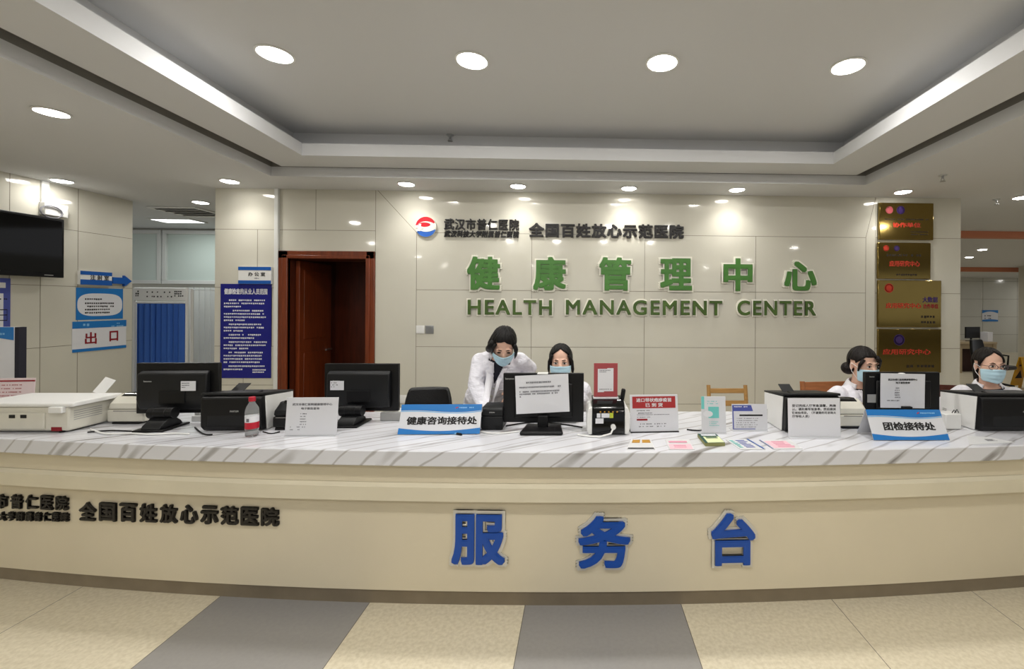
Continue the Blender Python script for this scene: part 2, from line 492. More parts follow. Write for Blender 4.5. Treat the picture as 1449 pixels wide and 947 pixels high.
# left wall
yl1 = hit(187, 400, 0, LX).y
mb = MB(); mb.span(LX - 0.2, LX, -7, yl1, 0, ZC); wl = struct(mb.build('wall_left', 'wall', smooth=0))
mb = MB(); lz = [hit(110, y, 0, LX).z for y in (327, 405.7, 487.8, 570)]
for z in lz: mb.box((LX + 0.0002, (yl1 - 7) / 2, z), (0.0008, yl1 + 7, 0.0045))
for px in (13, 57, 110):
    y = hit(px, 400, 0, LX).y; mb.box((LX + 0.0002, y, ZC / 2), (0.0008, 0.0045, ZC))
for k in range(1, 9): mb.box((LX + 0.0002, hit(13, 400, 0, LX).y - 1.2 * k, ZC / 2), (0.0008, 0.0045, ZC))
struct(mb.build('tile_joints', 'grout', wl, smooth=0))

# corridor behind: far wall with framed frosted panels and a folding partition
FY = 7.2
pc = lambda px, py: hit(px, py, 1, FY)
mb = MB(); mb.span(-9, xa + 1.2, FY, FY + 0.15, 0, ZC); wc = struct(mb.build('wall_corridor', 'wallgrey', smooth=0))


def framed(n, x0, x1, z0, z1):
    t = thing('window_%d' % n, 'frosted high panel in a pale metal frame', 'window', (0, 0, 0)); struct(t)
    mb = MB(); f = 0.06
    mb.span(x0, x1, FY - 0.05, FY - 0.001, z1 - f, z1); mb.span(x0, x1, FY - 0.05, FY - 0.001, z0, z0 + f)
    mb.span(x0, x0 + f, FY - 0.05, FY - 0.001, z0 + f, z1 - f); mb.span(x1 - f, x1, FY - 0.05, FY - 0.001, z0 + f, z1 - f)
    mb.build('window_frame', 'alu', t, bevel=0.005)
    mb = MB(); mb.span(x0 + f, x1 - f, FY - 0.015, FY - 0.002, z0 + f, z1 - f); mb.build('pane', 'frost', t, smooth=0)


framed(1, pc(100, 400).x, pc(231, 400).x, pc(230, 402).z, ZC - 0.03)
framed(2, pc(233, 400).x, pc(330, 400).x, pc(230, 402).z, ZC - 0.03)
mb = MB(); xs0, xs1 = pc(268, 400).x, pc(330, 400).x; n = 16
pts = [(xs0 + (xs1 - xs0) * i / n, FY - 0.03 - (0.03 if i % 2 else 0.0)) for i in range(n + 1)] + [(xs1, FY - 0.01), (xs0, FY - 0.01)]
mb.slab(pts, 0.02, pc(270, 407).z); struct(mb.build('trim_2', 'alu', smooth=0))

# right hall: far wall, bulkheads with orange edges, lower ceilings, pillar
RY = 14.2
mb = MB(); mb.span(xb, 22, RY, RY + 0.15, 0, ZC)
wf = struct(mb.build('wall_far', 'wallgrey', smooth=0))
mb = MB()
for z in (0.6, 1.2, 1.8, 2.4): mb.box(((xb + 22) / 2, RY - 0.001, z), (22 - xb, 0.002, 0.008))
for k in range(8): mb.box((12.4 + 1.2 * k, RY - 0.001, ZC / 2), (0.008, 0.002, ZC))
struct(mb.build('tile_joints', 'grout', wf, smooth=0))
mb = MB(); mb.span(xb + 0.1, 22, 6.55, 6.7, 2.634, ZC); struct(mb.build('trim_3', 'orange', smooth=0))
mb = MB(); mb.span(xb + 0.1, 22, 6.7, 11.6, 2.634, 2.7); struct(mb.build('ceiling_hall', 'ceil', smooth=0))
mb = MB(); mb.span(xb + 0.1, 22, 11.6, 11.75, 2.52, 2.7); struct(mb.build('trim_4', 'orange', smooth=0))
mb = MB(); mb.span(xb + 0.1, 22, 11.75, RY, 2.52, 2.7); struct(mb.build('ceiling_end', 'ceil', smooth=0))
p = at(1441, 430, 11.6)
mb = MB(); mb.span(p.x, p.x + 0.9, p.y - 0.8, p.y, 0, 2.634); struct(mb.build('pillar', 'wall', smooth=0))
mb = MB(); mb.span(xb - 0.2, xb, WY + 0.2, RY, 0, ZC); struct(mb.build('wall_side', 'wall', smooth=0))

# ---------------------------------------------------------------- ceiling tray
def poly(xl_b, xr_b, yb, xl_f, xr_f, yf): return [(xl_b, yb), (xr_b, yb), (xr_f, yf), (xl_f, yf)]


YF = -2.2             # near end of the tray, behind the viewer
C0 = poly(-2.905, 2.765, 4.12, -2.60, 2.50, YF)
C2 = poly(-2.800, 2.665, 4.105, -2.49, 2.40, YF + 0.1)
C3 = poly(-2.413, 2.250, 3.79, -2.12, 2.00, YF + 0.5)
C4 = poly(-2.62, 2.46, 3.99, -2.32, 2.20, YF + 0.3)


def ring(mb, a, b, za, zb, m=0):
    for i in range(4):
        j = (i + 1) % 4
        mb.quad([(*a[i], za), (*a[j], za), (*b[j], zb), (*b[i], zb)], m)


OUT = [(-9, 7.3), (22, 7.3), (22, -7), (-9, -7)]
mb = MB(); ring(mb, OUT, C0, ZC, ZC); ring(mb, C0, C0, ZC, ZS)
struct(mb.build('ceiling', 'ceil', smooth=0))
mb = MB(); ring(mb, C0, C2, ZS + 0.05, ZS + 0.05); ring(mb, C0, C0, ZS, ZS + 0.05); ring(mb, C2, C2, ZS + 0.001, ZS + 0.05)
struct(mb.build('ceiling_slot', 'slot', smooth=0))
mb = MB(); ring(mb, C2, C3, ZS, ZS); ring(mb, C3, C3, ZS, ZL); ring(mb, C3, C4, ZL, ZL)
C3b = [(x * 1.0 + (0.001 if x < 0 else -0.001), y) for x, y in C3]
struct(mb.build('ceiling_lip', 'ceil', smooth=0))
mb = MB(); ring(mb, C4, C4, ZL, ZU); mb.quad([(*q, ZU) for q in C4]); struct(mb.build('ceiling_upper', 'ceil', smooth=0))

# back of the hall behind the viewer
mb = MB(); mb.span(-9, 22, -7.15, -7, 0, 0.9); struct(mb.build('wall_front', 'wall', smooth=0))

# ---------------------------------------------------------------- downlights
def downlight(p, label, r, watts, group=None, spread=180, size=None):
    t = thing('downlight', label, 'ceiling light', p, 0, group)
    mb = MB(); mb.lathe([(r * 0.98, -0.001), (r * 1.14, -0.001), (r * 1.16, -0.006), (r * 1.02, -0.010), (r * 0.98, -0.006), (r * 0.98, -0.001)], 28); mb.build('trim_ring', 'white', t)
    mb = MB(); mb.lathe([(0.001, -0.020), (r * 0.4, -0.0185), (r * 0.72, -0.0145), (r * 0.92, -0.0085), (r * 0.97, -0.004), (r * 0.97, -0.0015), (0.001, -0.0015)], 28); mb.build('diffuser', 'lamp', t)
    li = bpy.data.lights.new('downlight_lamp', 'AREA'); li.shape = 'DISK'; li.size = size or r * 1.8; li.energy = watts; li.color = (1.0, 0.972, 0.925); li.spread = math.radians(spread)
    lo = bpy.data.objects.new('downlight_lamp', li); COL.objects.link(lo); lo.parent = t; lo.location = (0, 0, -0.023)
    return t


ORD = ['first', 'second', 'third', 'fourth', 'fifth']
for i, (px, py) in enumerate(((389, 76), (668, 85), (937, 88), (1200, 93))):
    downlight(hit(px, py, 2, ZU), 'round downlight in the raised ceiling tray, %s from the left' % ORD[i], 0.092, LAMP_TRAY, 'tray downlights')
for i, (px, py) in enumerate(((325, 256), (575, 260), (733, 263), (890, 266), (1043, 268), (1278, 271))):
    nm = ['above the blue notice poster', 'above the round red and blue emblem', 'second of the row washing the lettered wall', 'third of the row washing the lettered wall', 'fourth of the row washing the lettered wall', 'above the gold plaques'][i]
    downlight(hit(px, py, 2, ZC), 'small round ceiling downlight ' + nm, 0.073, LAMP_WALL, 'wall-washing downlights', 120)
downlight(hit(73, 158, 2, ZC), 'round downlight in the lower ceiling left of the tray', 0.073, LAMP_LOW, 'lower ceiling downlights')
downlight(hit(88, 255.5, 2, ZC), 'round downlight close to the wall above the television', 0.073, LAMP_LOW * 0.35, 'lower ceiling downlights')
downlight(hit(284, 286, 2, ZC), 'round downlight at the mouth of the corridor beside the air vent', 0.073, LAMP_LOW, 'lower ceiling downlights')
downlight(hit(1446, 279, 2, ZC), 'round downlight at the far right edge in the lower ceiling', 0.073, LAMP_LOW, 'lower ceiling downlights')
downlight(hit(1390, 353, 2, 2.634), 'round downlight in the hall ceiling between the orange edges', 0.073, LAMP_LOW, 'lower ceiling downlights')
for y in (0.75, -1.4):
    for x in (-1.75, -0.6, 0.55, 1.7):
        downlight((x, y, ZU), 'round ceiling downlight of the rows behind the viewer', 0.092, LAMP_TRAY, 'downlights behind the viewer')
for x in (-4.2, -1.5, 1.2, 3.9):
    downlight((x, -4.2, ZC), 'round ceiling downlight of the rows behind the viewer', 0.073, LAMP_LOW * 1.5, 'downlights behind the viewer')
for x, y in ((8.5, 9.2), (11.5, 9.2), (14.5, 9.2), (10.5, 12.9), (15.5, 12.9)):  # unseen lamps added to brighten the far hall wall
    downlight((x, y, 2.634 if y < 11 else 2.52), 'added unseen fill light for the right hall, behind the reception wall', 0.073, LAMP_LOW * 2.2, 'added hall fill lights')
for x, y in ((-4.1, 0.6), (4.3, 0.6), (4.4, 2.9), (7.0, 2.9), (7.5, 5.6), (-4.1, -1.8), (4.3, -1.8)):  # unseen ceiling lamps added purely as light sources
    downlight((x, y, ZC), 'added unseen ceiling fill light beside the tray, outside the frame', 0.073, LAMP_LOW, 'added fill lights outside the frame')


# flat light panel and air vent in the corridor ceiling
c = hit(252, 312, 2, ZC)
t = thing('ceiling_light_panel', 'flat white light panel in the corridor ceiling beyond the air vent', 'ceiling light', c)
mb = MB(); mb.span(-0.3, 0.3, -0.15, 0.15, -0.012, -0.001); mb.build('panel_frame', 'white', t)
mb = MB(); mb.span(-0.27, 0.27, -0.12, 0.12, -0.014, -0.0125); mb.build('diffuser', 'panelglow', t, smooth=0)
li = bpy.data.lights.new('panel_lamp', 'AREA'); li.shape = 'RECTANGLE'; li.size = 0.5; li.size_y = 0.22; li.energy = 14; li.color = (0.93, 1.0, 0.97)
lo = bpy.data.objects.new('panel_lamp', li); COL.objects.link(lo); lo.parent = t; lo.location = (0, 0, -0.016)
c = hit(272, 299.5, 2, ZC)
t = thing('air_vent', 'square slatted air vent in the corridor ceiling beside a downlight', 'vent', c)
mb = MB()
for a in ((-0.3, 0.3, -0.3, -0.26), (-0.3, 0.3, 0.26, 0.3), (-0.3, -0.26, -0.26, 0.26), (0.26, 0.3, -0.26, 0.26)): mb.span(*a, -0.018, -0.001)
mb.build('frame', 'white', t, bevel=0.003)
mb = MB(); mb.span(-0.26, 0.26, -0.26, 0.26, -0.003, -0.001); mb.build('backing', 'slot', t, smooth=0)
mb = MB()
for k in range(4): mb.box((0, -0.19 + k * 0.125, -0.012), (0.52, 0.07, 0.004), 0, Matrix.Rotation(0.5, 4, 'X'))
mb.build('slats', 'white', t, smooth=0)


def sprinkler(p, label):
    t = thing('sprinkler', label, 'sprinkler', p, 0, 'ceiling sprinklers')
    mb = MB(); mb.lathe([(0.001, -0.001), (0.035, -0.001), (0.03, -0.008), (0.012, -0.010), (0.001, -0.010)], 16); mb.build('escutcheon', 'steel', t)
    mb = MB(); mb.cyl((0, 0, -0.01), (0, 0, -0.03), 0.010, n=10)
    for s in (-1, 1): mb.tube([(s * 0.008, 0, -0.03), (s * 0.016, 0, -0.042), (0, 0, -0.056)], 0.003, 6)
    mb.build('sprinkler_head', 'steel', t)
    mb = MB(); mb.cyl((0, 0, -0.055), (0, 0, -0.058), 0.022, n=12); mb.build('deflector', 'vent', t)


sprinkler(hit(637, 191, 2, ZU), 'small metal sprinkler at the back edge of the raised ceiling tray')
sprinkler(hit(1334, 248, 2, ZC), 'small metal sprinkler in the lower ceiling right of the tray corner')
sprinkler(hit(1410, 282, 2, ZC), 'small metal sprinkler in the lower ceiling near the right edge')

# ---------------------------------------------------------------- reception counter
ARC_X, ARC_R, ARC_Y = 0.35, 23.0, 2.105


def arc_y(x): return ARC_Y + ARC_R - math.sqrt(ARC_R ** 2 - (x - ARC_X) ** 2)


def arc_rot(x): return math.asin((x - ARC_X) / ARC_R)


def arc_pt(x, off):
    """point of the counter front arc at x pushed off metres back along its radius"""
    a = math.asin((x - ARC_X) / ARC_R)
    return (x - off * math.sin(a), arc_y(x) + off * math.cos(a))


BACK_Y = 2.90         # straight staff-side edge of the worktop


def sweep(prof, x0=-4.3, x1=4.3, n=72):
    mb = MB(); rings = []
    for i in range(n + 1):
        x = x0 + (x1 - x0) * i / n
        rings.append([Vector((*(arc_pt(x, o) if o < 0.5 else (x, BACK_Y)), z)) for o, z in prof])
    return mb.ring_loft(rings)


def rect(o0, o1, z0, z1): return [(o0, z0), (o1, z0), (o1, z1), (o0, z1)]


ZT = 0.829
cnt = thing('reception_counter', 'long curved cream stone reception counter carrying the blue characters', 'reception desk', (0, 0, 0))
sweep(rect(0.115, 0.20, 0.0, 0.098)).build('kick_plate', 'kick', cnt, smooth=20)
sweep(rect(0.068, 0.20, 0.099, 0.56)).build('front_panel', 'cream', cnt, smooth=20)
sweep([(0.022, 0.572), (0.20, 0.572), (0.20, 0.655), (0.040, 0.655), (0.022, 0.640)]).build('moulding', 'creamlt', cnt, smooth=20)
sweep(rect(0.045, 0.20, 0.656, 0.751)).build('apron', 'cream', cnt, smooth=20)
sweep(rect(0.074, 0.2, 0.5605, 0.5715)).build('moulding_shadow', 'shadowdark', cnt, smooth=20)  # dark strip standing in for the shadow line under the moulding
for x in (-4.1, -2.6, 1.1, 4.1):
    mb = MB(); q = arc_pt(x, 0.33); mb.box((q[0], q[1], 0.376), (0.03, 0.24, 0.745), 0, Matrix.Rotation(arc_rot(x), 4, 'Z')); mb.build('side_panel', 'cream', cnt)
top = sweep([(0.0, 0.756), (0.004, 0.752), (0.79, 0.752), (0.79, ZT), (0.005, ZT), (0.0, ZT - 0.005)]).build('countertop', 'marble', smooth=20)
tag(top, 'curved white marble worktop with grey veins on the cream counter', 'countertop')


def front(px, py, off):
    p = at(px, py, 2.2)
    for _ in range(30):
        p = hit(px, py, 1, arc_pt(p.x, off)[1])
    return p


def blue_char(ch, px, py, wpx, hpx, label):
    p = front(px, py, 0.068); k = depth(p) / FPX
    t = thing('raised_character', label, 'sign lettering', (p.x, p.y, p.z), arc_rot(p.x), 'blue characters on the counter')
    letters('edge_plate', ch, 'silver', t, (0, -0.0008, 0), wpx * k, hpx * k, bold=0.05, ext=0.012)
    letters('face', ch, 'letterblue', t, (0, -0.0122, 0), (wpx - 9) * k, (hpx - 9) * k, bold=0.028, ext=0.010)


blue_char('服', 678, 761, 84, 80, 'raised blue character with two tall halves, first on the counter front')
blue_char('务', 855, 765, 82, 82, 'raised blue character with crossing strokes, middle of three on the counter')
blue_char('台', 1036, 761, 72, 82, 'raised blue character with a box below, last on the counter front')


def arc_line(name, body, px0, px1, py0, py1, hpx, bold, label, m='blackletter', ext=0.012, group=None):
    p = front((px0 + px1) / 2, (py0 + py1) / 2, 0.068)
    t = thing(name, label, 'sign lettering', (p.x, p.y, p.z), 0, group)
    for i, ch in enumerate(body):
        f = (i + 0.5) / len(body)
        q = front(px0 + (px1 - px0) * f, py0 + (py1 - py0) * f, 0.068); k = depth(q) / FPX
        wd_ = abs(px1 - px0) / len(body) * 0.9
        letters('character', ch, m, t, (q.x - p.x, q.y - p.y - 0.0008, q.z - p.z), wd_ * k, hpx * k, bold, ext, rot=(0, 0, arc_rot(q.x)))
    return t


arc_line('raised_text_line', '全国百姓放心示范医院', 112, 398, 722.5, 731, 26, 0.035, 'bold black raised text line, longest on the counter front')
arc_line('raised_text_line', '武汉市普仁医院', -48, 101, 707, 711.5, 20, 0.03, 'black raised text line at the left edge, upper of the two there')
arc_line('raised_text_line', '武汉科技大学附属普仁医院', -50, 101, 729, 731, 12.5, 0.03, 'small black raised text line at the left edge, lower of the two there')

# ---------------------------------------------------------------- lettering and logo on the wall
def wall_char(ch, px, py, wpx, hpx, label):
    p = wall_at(px, py); k = depth(p) / FPX
    t = thing('raised_character', label, 'sign lettering', (p.x, WY, p.z), 0, 'green characters on the wall')
    letters('edge_plate', ch, 'plate', t, (0, -0.001, 0), wpx * k, hpx * k, bold=0.06, ext=0.02)
    letters('face', ch, 'green', t, (0, -0.0212, 0), (wpx - 5) * k, (hpx - 5) * k, bold=0.032, ext=0.012)


for ch, px, py, a, b, lb in (
        ('健', 685, 387, 51, 52, 'raised green character, first of six on the wall, above HEALTH'),
        ('康', 778, 387.5, 51, 52, 'raised green character, second of six on the wall'),
        ('管', 870, 388, 50, 52, 'raised green character with a bamboo top, third of six on the wall'),
        ('理', 956, 388.5, 50, 50, 'raised green character, fourth of six on the wall'),
        ('中', 1043, 389, 46, 51, 'raised green character shaped as a box with a vertical bar'),
        ('心', 1131, 391, 51, 46, 'raised green character of four separate strokes, last of six on the wall')):
    wall_char(ch, px, py, a, b, lb)
p = wall_at(908, 436)
t = thing('raised_text_line', 'raised olive green HEALTH MANAGEMENT CENTER letters on the wall', 'sign lettering', (p.x, WY, p.z))
for wd_, x0, x1 in (('HEALTH', 661, 783), ('MANAGEMENT', 799, 1024), ('CENTER', 1040, 1156)):
    q = wall_at((x0 + x1) / 2, 435 + (x0 - 661) * 0.003); k = depth(q) / FPX
    letters('word_edge', wd_, 'plate', t, (q.x - p.x, -0.001, q.z - p.z), (x1 - x0) * k, 25 * k, bold=0.045, ext=0.015, space=1.18)
    letters('word_face', wd_, 'olive', t, (q.x - p.x, -0.0162, q.z - p.z), (x1 - x0 - 4) * k, 21 * k, bold=0.022, ext=0.008, space=1.18)


def wall_line(body, px, py, wpx, hpx, bold, label, m='blackletter', ext=0.02, space=1.1, **kw):
    p = wall_at(px, py); k = depth(p) / FPX
    o = letters('raised_text_line', body, m, None, (p.x, WY - 0.001, p.z), wpx * k, hpx * k, bold, ext, space, **kw)
    return tag(o, label, 'sign lettering')


wall_line('武汉市普仁医院', 682, 318, 105, 16, 0.02, 'black raised hospital name on the wall beside the round emblem')
wall_line('武汉科技大学附属普仁医院', 682, 331.5, 105, 9.5, 0.03, 'smallest black raised text line on the wall, under the hospital name', shear=0.15)
wall_line('全国百姓放心示范医院', 858.5, 327, 219, 20, 0.035, 'bold black raised text line on the wall right of the hospital name')

p = wall_at(603.5, 321.5); k = depth(p) / FPX; R_ = 14.5 * k
t = thing('emblem', 'round red white and blue emblem on the cream wall', 'emblem', (p.x, WY, p.z))
mb = MB(); mb.cyl((0, -0.001, 0), (0, -0.02, 0), R_, n=48); mb.build('disc', 'plate', t)


def arcp(a0, a1, n=24, r=1.0, cx=0, cz=0, rx=None, rz_=None):
    return [(cx + (rx or r) * math.cos(math.radians(a0 + (a1 - a0) * i / n)), cz + (rz_ or r) * math.sin(math.radians(a0 + (a1 - a0) * i / n))) for i in range(n + 1)]


sc = lambda pts: [(x * R_, z * R_) for x, z in pts]
mb = MB(); mb.prism(sc(arcp(25, 172, r=0.98) + [(-0.55, 0.08), (0.2, 0.02)]), -0.0225, -0.0201); mb.build('red_field', 'logored', t, smooth=0)
mb = MB(); mb.prism(sc(arcp(0, 360, 30, rx=0.90, rz_=0.50, cx=0.04, cz=0.02)[:-1]), -0.0245, -0.0227); mb.build('white_swirl', 'plate', t, smooth=0)
mb = MB(); mb.prism(sc(arcp(0, 360, 30, rx=0.62, rz_=0.22, cx=-0.16, cz=0.20)[:-1]), -0.0265, -0.0247); mb.build('red_core', 'logored', t, smooth=0)
mb = MB(); mb.prism(sc(arcp(207, 345, r=0.98) + [(0.3, -0.42), (-0.3, -0.36)]), -0.0225, -0.0201); mb.build('blue_field', 'logoblue', t, smooth=0)
mb = MB(); mb.prism(sc([(-0.66, 0.28), (-0.42, 0.28), (-0.44, 0.02), (-0.2, -0.02), (-0.24, -0.22), (-0.5, -0.2), (-0.52, -0.45), (-0.76, -0.4), (-0.72, -0.14), (-0.95, -0.1), (-0.92, 0.08), (-0.68, 0.05)]), -0.0285, -0.0267); mb.build('white_cross', 'plate', t, smooth=0)

# switches and socket
def switch(px, py, label, m):
    p = wall_at(px, py)
    t = thing('wall_switch', label, 'switch', (p.x, WY, p.z))
    mb = MB(); mb.span(-0.043, 0.043, -0.009, -0.001, -0.043, 0.043); mb.build('plate', m, t, bevel=0.003)
    mb = MB()
    for k in (-1, 1): mb.span(k * 0.018 - 0.016, k * 0.018 + 0.016, -0.012, -0.0092, -0.03, 0.03)
    mb.build('rocker', m, t, bevel=0.002)


switch(595, 466.5, 'white wall switch at the tile corner, left of the metal one', 'white')
switch(608, 466.5, 'grey metal wall switch right of the white one', 'steel')
switch(570.5, 565, 'white socket plate low on the wall beside the doorway', 'white')

# ---------------------------------------------------------------- things on the walls
def left_at(px, py, off=0.0): return hit(px, py, 0, LX + off)


def left_rect(px0, px1, py_mid0, py_mid1, off=0.0):
    """centre, width and height on the left wall between two frame columns"""
    a = left_at(px0, 430, off); b = left_at(px1, 430, off); pm = (px0 + px1) / 2
    zt_, zb_ = left_at(pm, py_mid0, off).z, left_at(pm, py_mid1, off).z
    return Vector((LX, left_at(pm, 430, off).y, (zt_ + zb_) / 2)), abs(b.y - a.y), zt_ - zb_


RL = PI / 2
# television
a = left_at(91, 350, 0.12); zt_, zb_ = left_at(91, 311, 0.12).z, left_at(91, 393.5, 0.12).z
TW, TH = 1.16, zt_ - zb_
t = thing('television', 'black flat television hung high on the left wall', 'television', (LX + 0.12, a.y - TW / 2, (zt_ + zb_) / 2), RL)
mb = MB(); mb.span(-TW / 2, TW / 2, 0.0, 0.05, -TH / 2, TH / 2); mb.build('casing', 'black', t, bevel=0.006)
mb = MB(); mb.span(-TW / 2 + 0.022, TW / 2 - 0.022, -0.002, -0.0005, -TH / 2 + 0.045, TH / 2 - 0.022); mb.build('screen', 'screen', t, smooth=0)
mb = MB(); mb.span(TW / 2 - 0.16, TW / 2 - 0.09, -0.0025, -0.0006, -TH / 2 + 0.016, -TH / 2 + 0.024); mb.build('brand_mark', 'grey', t, smooth=0)
mb = MB(); mb.span(-0.2, 0.2, 0.0505, 0.119, -0.15, 0.15); mb.build('wall_bracket', 'charcoal', t, smooth=0)
# trunking, junction box and cable coil
c = left_at(62, 262); zb_ = left_at(62, 288).z
t = thing('cable_trunking', 'white vertical cable trunking from the ceiling to the white box above the television', 'cable trunking', (LX, c.y, zb_), RL)
mb = MB(); mb.span(-0.03, 0.03, -0.02, -0.001, 0, ZC - 0.002 - zb_); mb.build('cover', 'white', t, bevel=0.003)
q, w_, h_ = left_rect(54, 88, 288.5, 306)
t = thing('junction_box', 'white box with a coiled cable above the television corner', 'junction box', q, RL)
mb = MB(); mb.span(-w_ / 2, w_ / 2, -0.06, -0.001, -h_ / 2, h_ / 2); mb.build('box', 'white', t, bevel=0.005)
mb = MB(); mb.tube([(-w_ * 0.28 + 0.09 * math.cos(i / 24 * 4 * PI), -0.07 - 0.004 * i / 24, -0.03 + 0.06 * math.sin(i / 24 * 4 * PI)) for i in range(25)], 0.006, 6); mb.build('coiled_cable', 'greyink', t)


def board(name, label, cat, loc, rz, w_, h_, m, t_=0.004, group=None, bevel=0.0):
    t = thing(name, label, cat, loc, rz, group)
    mb = MB(); mb.span(-w_ / 2, w_ / 2, -t_, -0.0008, -h_ / 2, h_ / 2); mb.build('panel', m, t, bevel=bevel)
    return t, -t_


def arch(x0, x1, z0, z1, bulge, n=16):
    """band with one straight edge z0 and one curved edge about z1"""
    return [(x0, z0), (x1, z0)] + [(x1 + (x0 - x1) * i / n, z1 + bulge * math.sin(PI * i / n)) for i in range(n + 1)]


# injection room sign with arrow
q, w_, h_ = left_rect(110, 155, 384.5, 403.5)
t, y = board('room_sign', 'white and blue room plate pointing along the corridor, above the blue oval notice', 'sign', q, RL, w_, h_, 'white', 0.03)
mb = MB(); mb.span(-w_ / 2, w_ / 2, y - 0.0025, y - 0.0005, h_ / 2 - 0.04, h_ / 2); mb.span(-w_ / 2, w_ / 2, y - 0.0025, y - 0.0005, -h_ / 2, -h_ / 2 + 0.055); mb.build('band', 'arrowblue', t, smooth=0)
letters('lettering', '注 射 室', 'ink', t, (0.03, y - 0.0006, 0.008), w_ * 0.6, 0.055, 0.02)
letters('small_lettering', 'Injection Room', 'greyink', t, (0.03, y - 0.0006, -0.036), w_ * 0.45, 0.016)
q, w_, h_ = left_rect(156, 183, 389, 406)
t = thing('arrow_sign', 'blue arrow plate beside the room sign, pointing to the corridor', 'sign', q, RL)
mb = MB(); mb.prism([(-w_ / 2, -h_ * 0.26), (w_ * 0.12, -h_ * 0.26), (w_ * 0.12, -h_ * 0.45), (w_ / 2, 0), (w_ * 0.12, h_ * 0.45), (w_ * 0.12, h_ * 0.26), (-w_ / 2, h_ * 0.26)], -0.03, -0.001); mb.build('plate', 'arrowblue', t, smooth=0)
# blue notice with white oval
q, w_, h_ = left_rect(109, 175, 408, 452)
t, y = board('notice', 'blue notice with a white oval of text, between the room plate and the exit plate', 'notice', q, RL, w_, h_, 'blue')
mb = MB(); mb.prism([(0.48 * w_ * math.copysign(abs(math.cos(u)) ** 0.55, math.cos(u)), -0.01 + 0.36 * h_ * math.copysign(abs(math.sin(u)) ** 0.75, math.sin(u))) for u in [2 * PI * i / 40 for i in range(40)]], y - 0.0015, y - 0.0003); mb.build('oval', 'paper', t, smooth=0)
mb = MB(); rows(mb, -w_ * 0.33, w_ * 0.05, h_ * 0.17, 0.05, 1, 0.018, y=y - 0.0016, last=1); rows(mb, -w_ * 0.33, w_ * 0.36, h_ * 0.04, 0.034, 2, 0.018, y=y - 0.0016, last=0.9); rows(mb, -w_ * 0.33, w_ * 0.25, -h_ * 0.16, 0.034, 2, 0.018, y=y - 0.0016, last=0.95); mb.build('print', 'ink', t, smooth=0)
# exit plate
q, w_, h_ = left_rect(104, 180, 454, 495.5)
t, y = board('exit_sign', 'white exit plate with two large dark red characters and blue bands', 'sign', q, RL, w_, h_, 'paper', 0.006)
mb = MB(); mb.span(-w_ / 2, w_ / 2, y - 0.0015, y - 0.0003, h_ * 0.27, h_ / 2); mb.span(-w_ / 2, w_ / 2, y - 0.0015, y - 0.0003, -h_ / 2, -h_ * 0.4); mb.build('band', 'blue', t, smooth=0)
letters('lettering', '出', 'darkred', t, (-w_ * 0.18, y - 0.0006, -h_ * 0.07), w_ * 0.21, h_ * 0.4, 0.02)
letters('lettering', '口', 'darkred', t, (w_ * 0.25, y - 0.0006, -h_ * 0.05), w_ * 0.17, h_ * 0.36, 0.03)
mb = MB(); rows(mb, -w_ * 0.32, -w_ * 0.08, h_ * 0.42, 0.05, 1, 0.03, y=y - 0.0016, last=1); rows(mb, w_ * 0.2, w_ * 0.44, h_ * 0.41, 0.03, 2, 0.016, y=y - 0.0016, last=1); mb.build('print', 'lightblue', t, smooth=0)
# poster under the television
q, w_, h_ = left_rect(-40, 15, 393, 470)
t, y = board('wall_poster', 'blue bordered white poster on the left wall directly under the television', 'poster', q, RL, w_, h_, 'purple')
mb = MB(); mb.span(-w_ / 2 + 0.05, w_ / 2 - 0.05, y - 0.0015, y - 0.0003, -h_ / 2, h_ / 2 - 0.14); mb.build('sheet', 'paper', t, smooth=0)
mb = MB(); rows(mb, w_ * 0.1, w_ * 0.42, h_ * 0.12, 0.07, 1, 0.012, y=y - 0.0016, last=1)
for z in (-0.1, -0.2, -0.3): mb.span(w_ * 0.1, w_ * 0.4, y - 0.0022, y - 0.0016, h_ * z, h_ * z + 0.008)
mb.span(w_ * 0.4, w_ * 0.41, y - 0.0022, y - 0.0016, -h_ * 0.3, -h_ * 0.1 + 0.008); mb.build('print', 'ink', t, smooth=0)
mb = MB(); rows(mb, w_ * 0.2, w_ * 0.46, h_ / 2 - 0.04, 0.05, 1, 0.05, y=y - 0.0003, last=1); mb.build('heading', 'white', t, smooth=0)

# standing light box at the left edge
zc = 3.3; a = at(30, 463, zc); k = zc / FPX
t = thing('standing_sign', 'standing blue and white sign board with a dark side edge at the left edge', 'sign', (a.x - 0.29, a.y, 0), 0.05)
mb = MB(); mb.span(-0.29, 0.255, -0.02, 0.02, 0.72, a.z); mb.build('board', 'paper', t, bevel=0.003)
mb = MB(); mb.span(0.256, 0.285, -0.024, 0.024, 0.72, a.z); mb.build('edge_profile', 'shirt', t, smooth=0)
mb = MB(); mb.prism(arch(-0.29, 0.245, a.z, a.z - 0.10, 0.03), -0.0225, -0.0205); mb.build('blue_header', 'blue', t, smooth=0)
letters('lettering', '区', 'letterblue', t, (0.04, -0.021, a.z - 0.21), 0.12, 0.11, 0.03)
mb = MB(); rows(mb, -0.05, 0.2, a.z - 0.045, 0.03, 1, 0.016, y=-0.0226, last=1); mb.build('print', 'lightblue', t, smooth=0)
mb = MB(); mb.cyl((0, 0, 0.02), (0, 0, 0.72), 0.018); mb.lathe([(0.001, 0), (0.17, 0), (0.165, 0.015), (0.02, 0.025), (0.001, 0.025)], 28); mb.build('stand', 'steel', t)

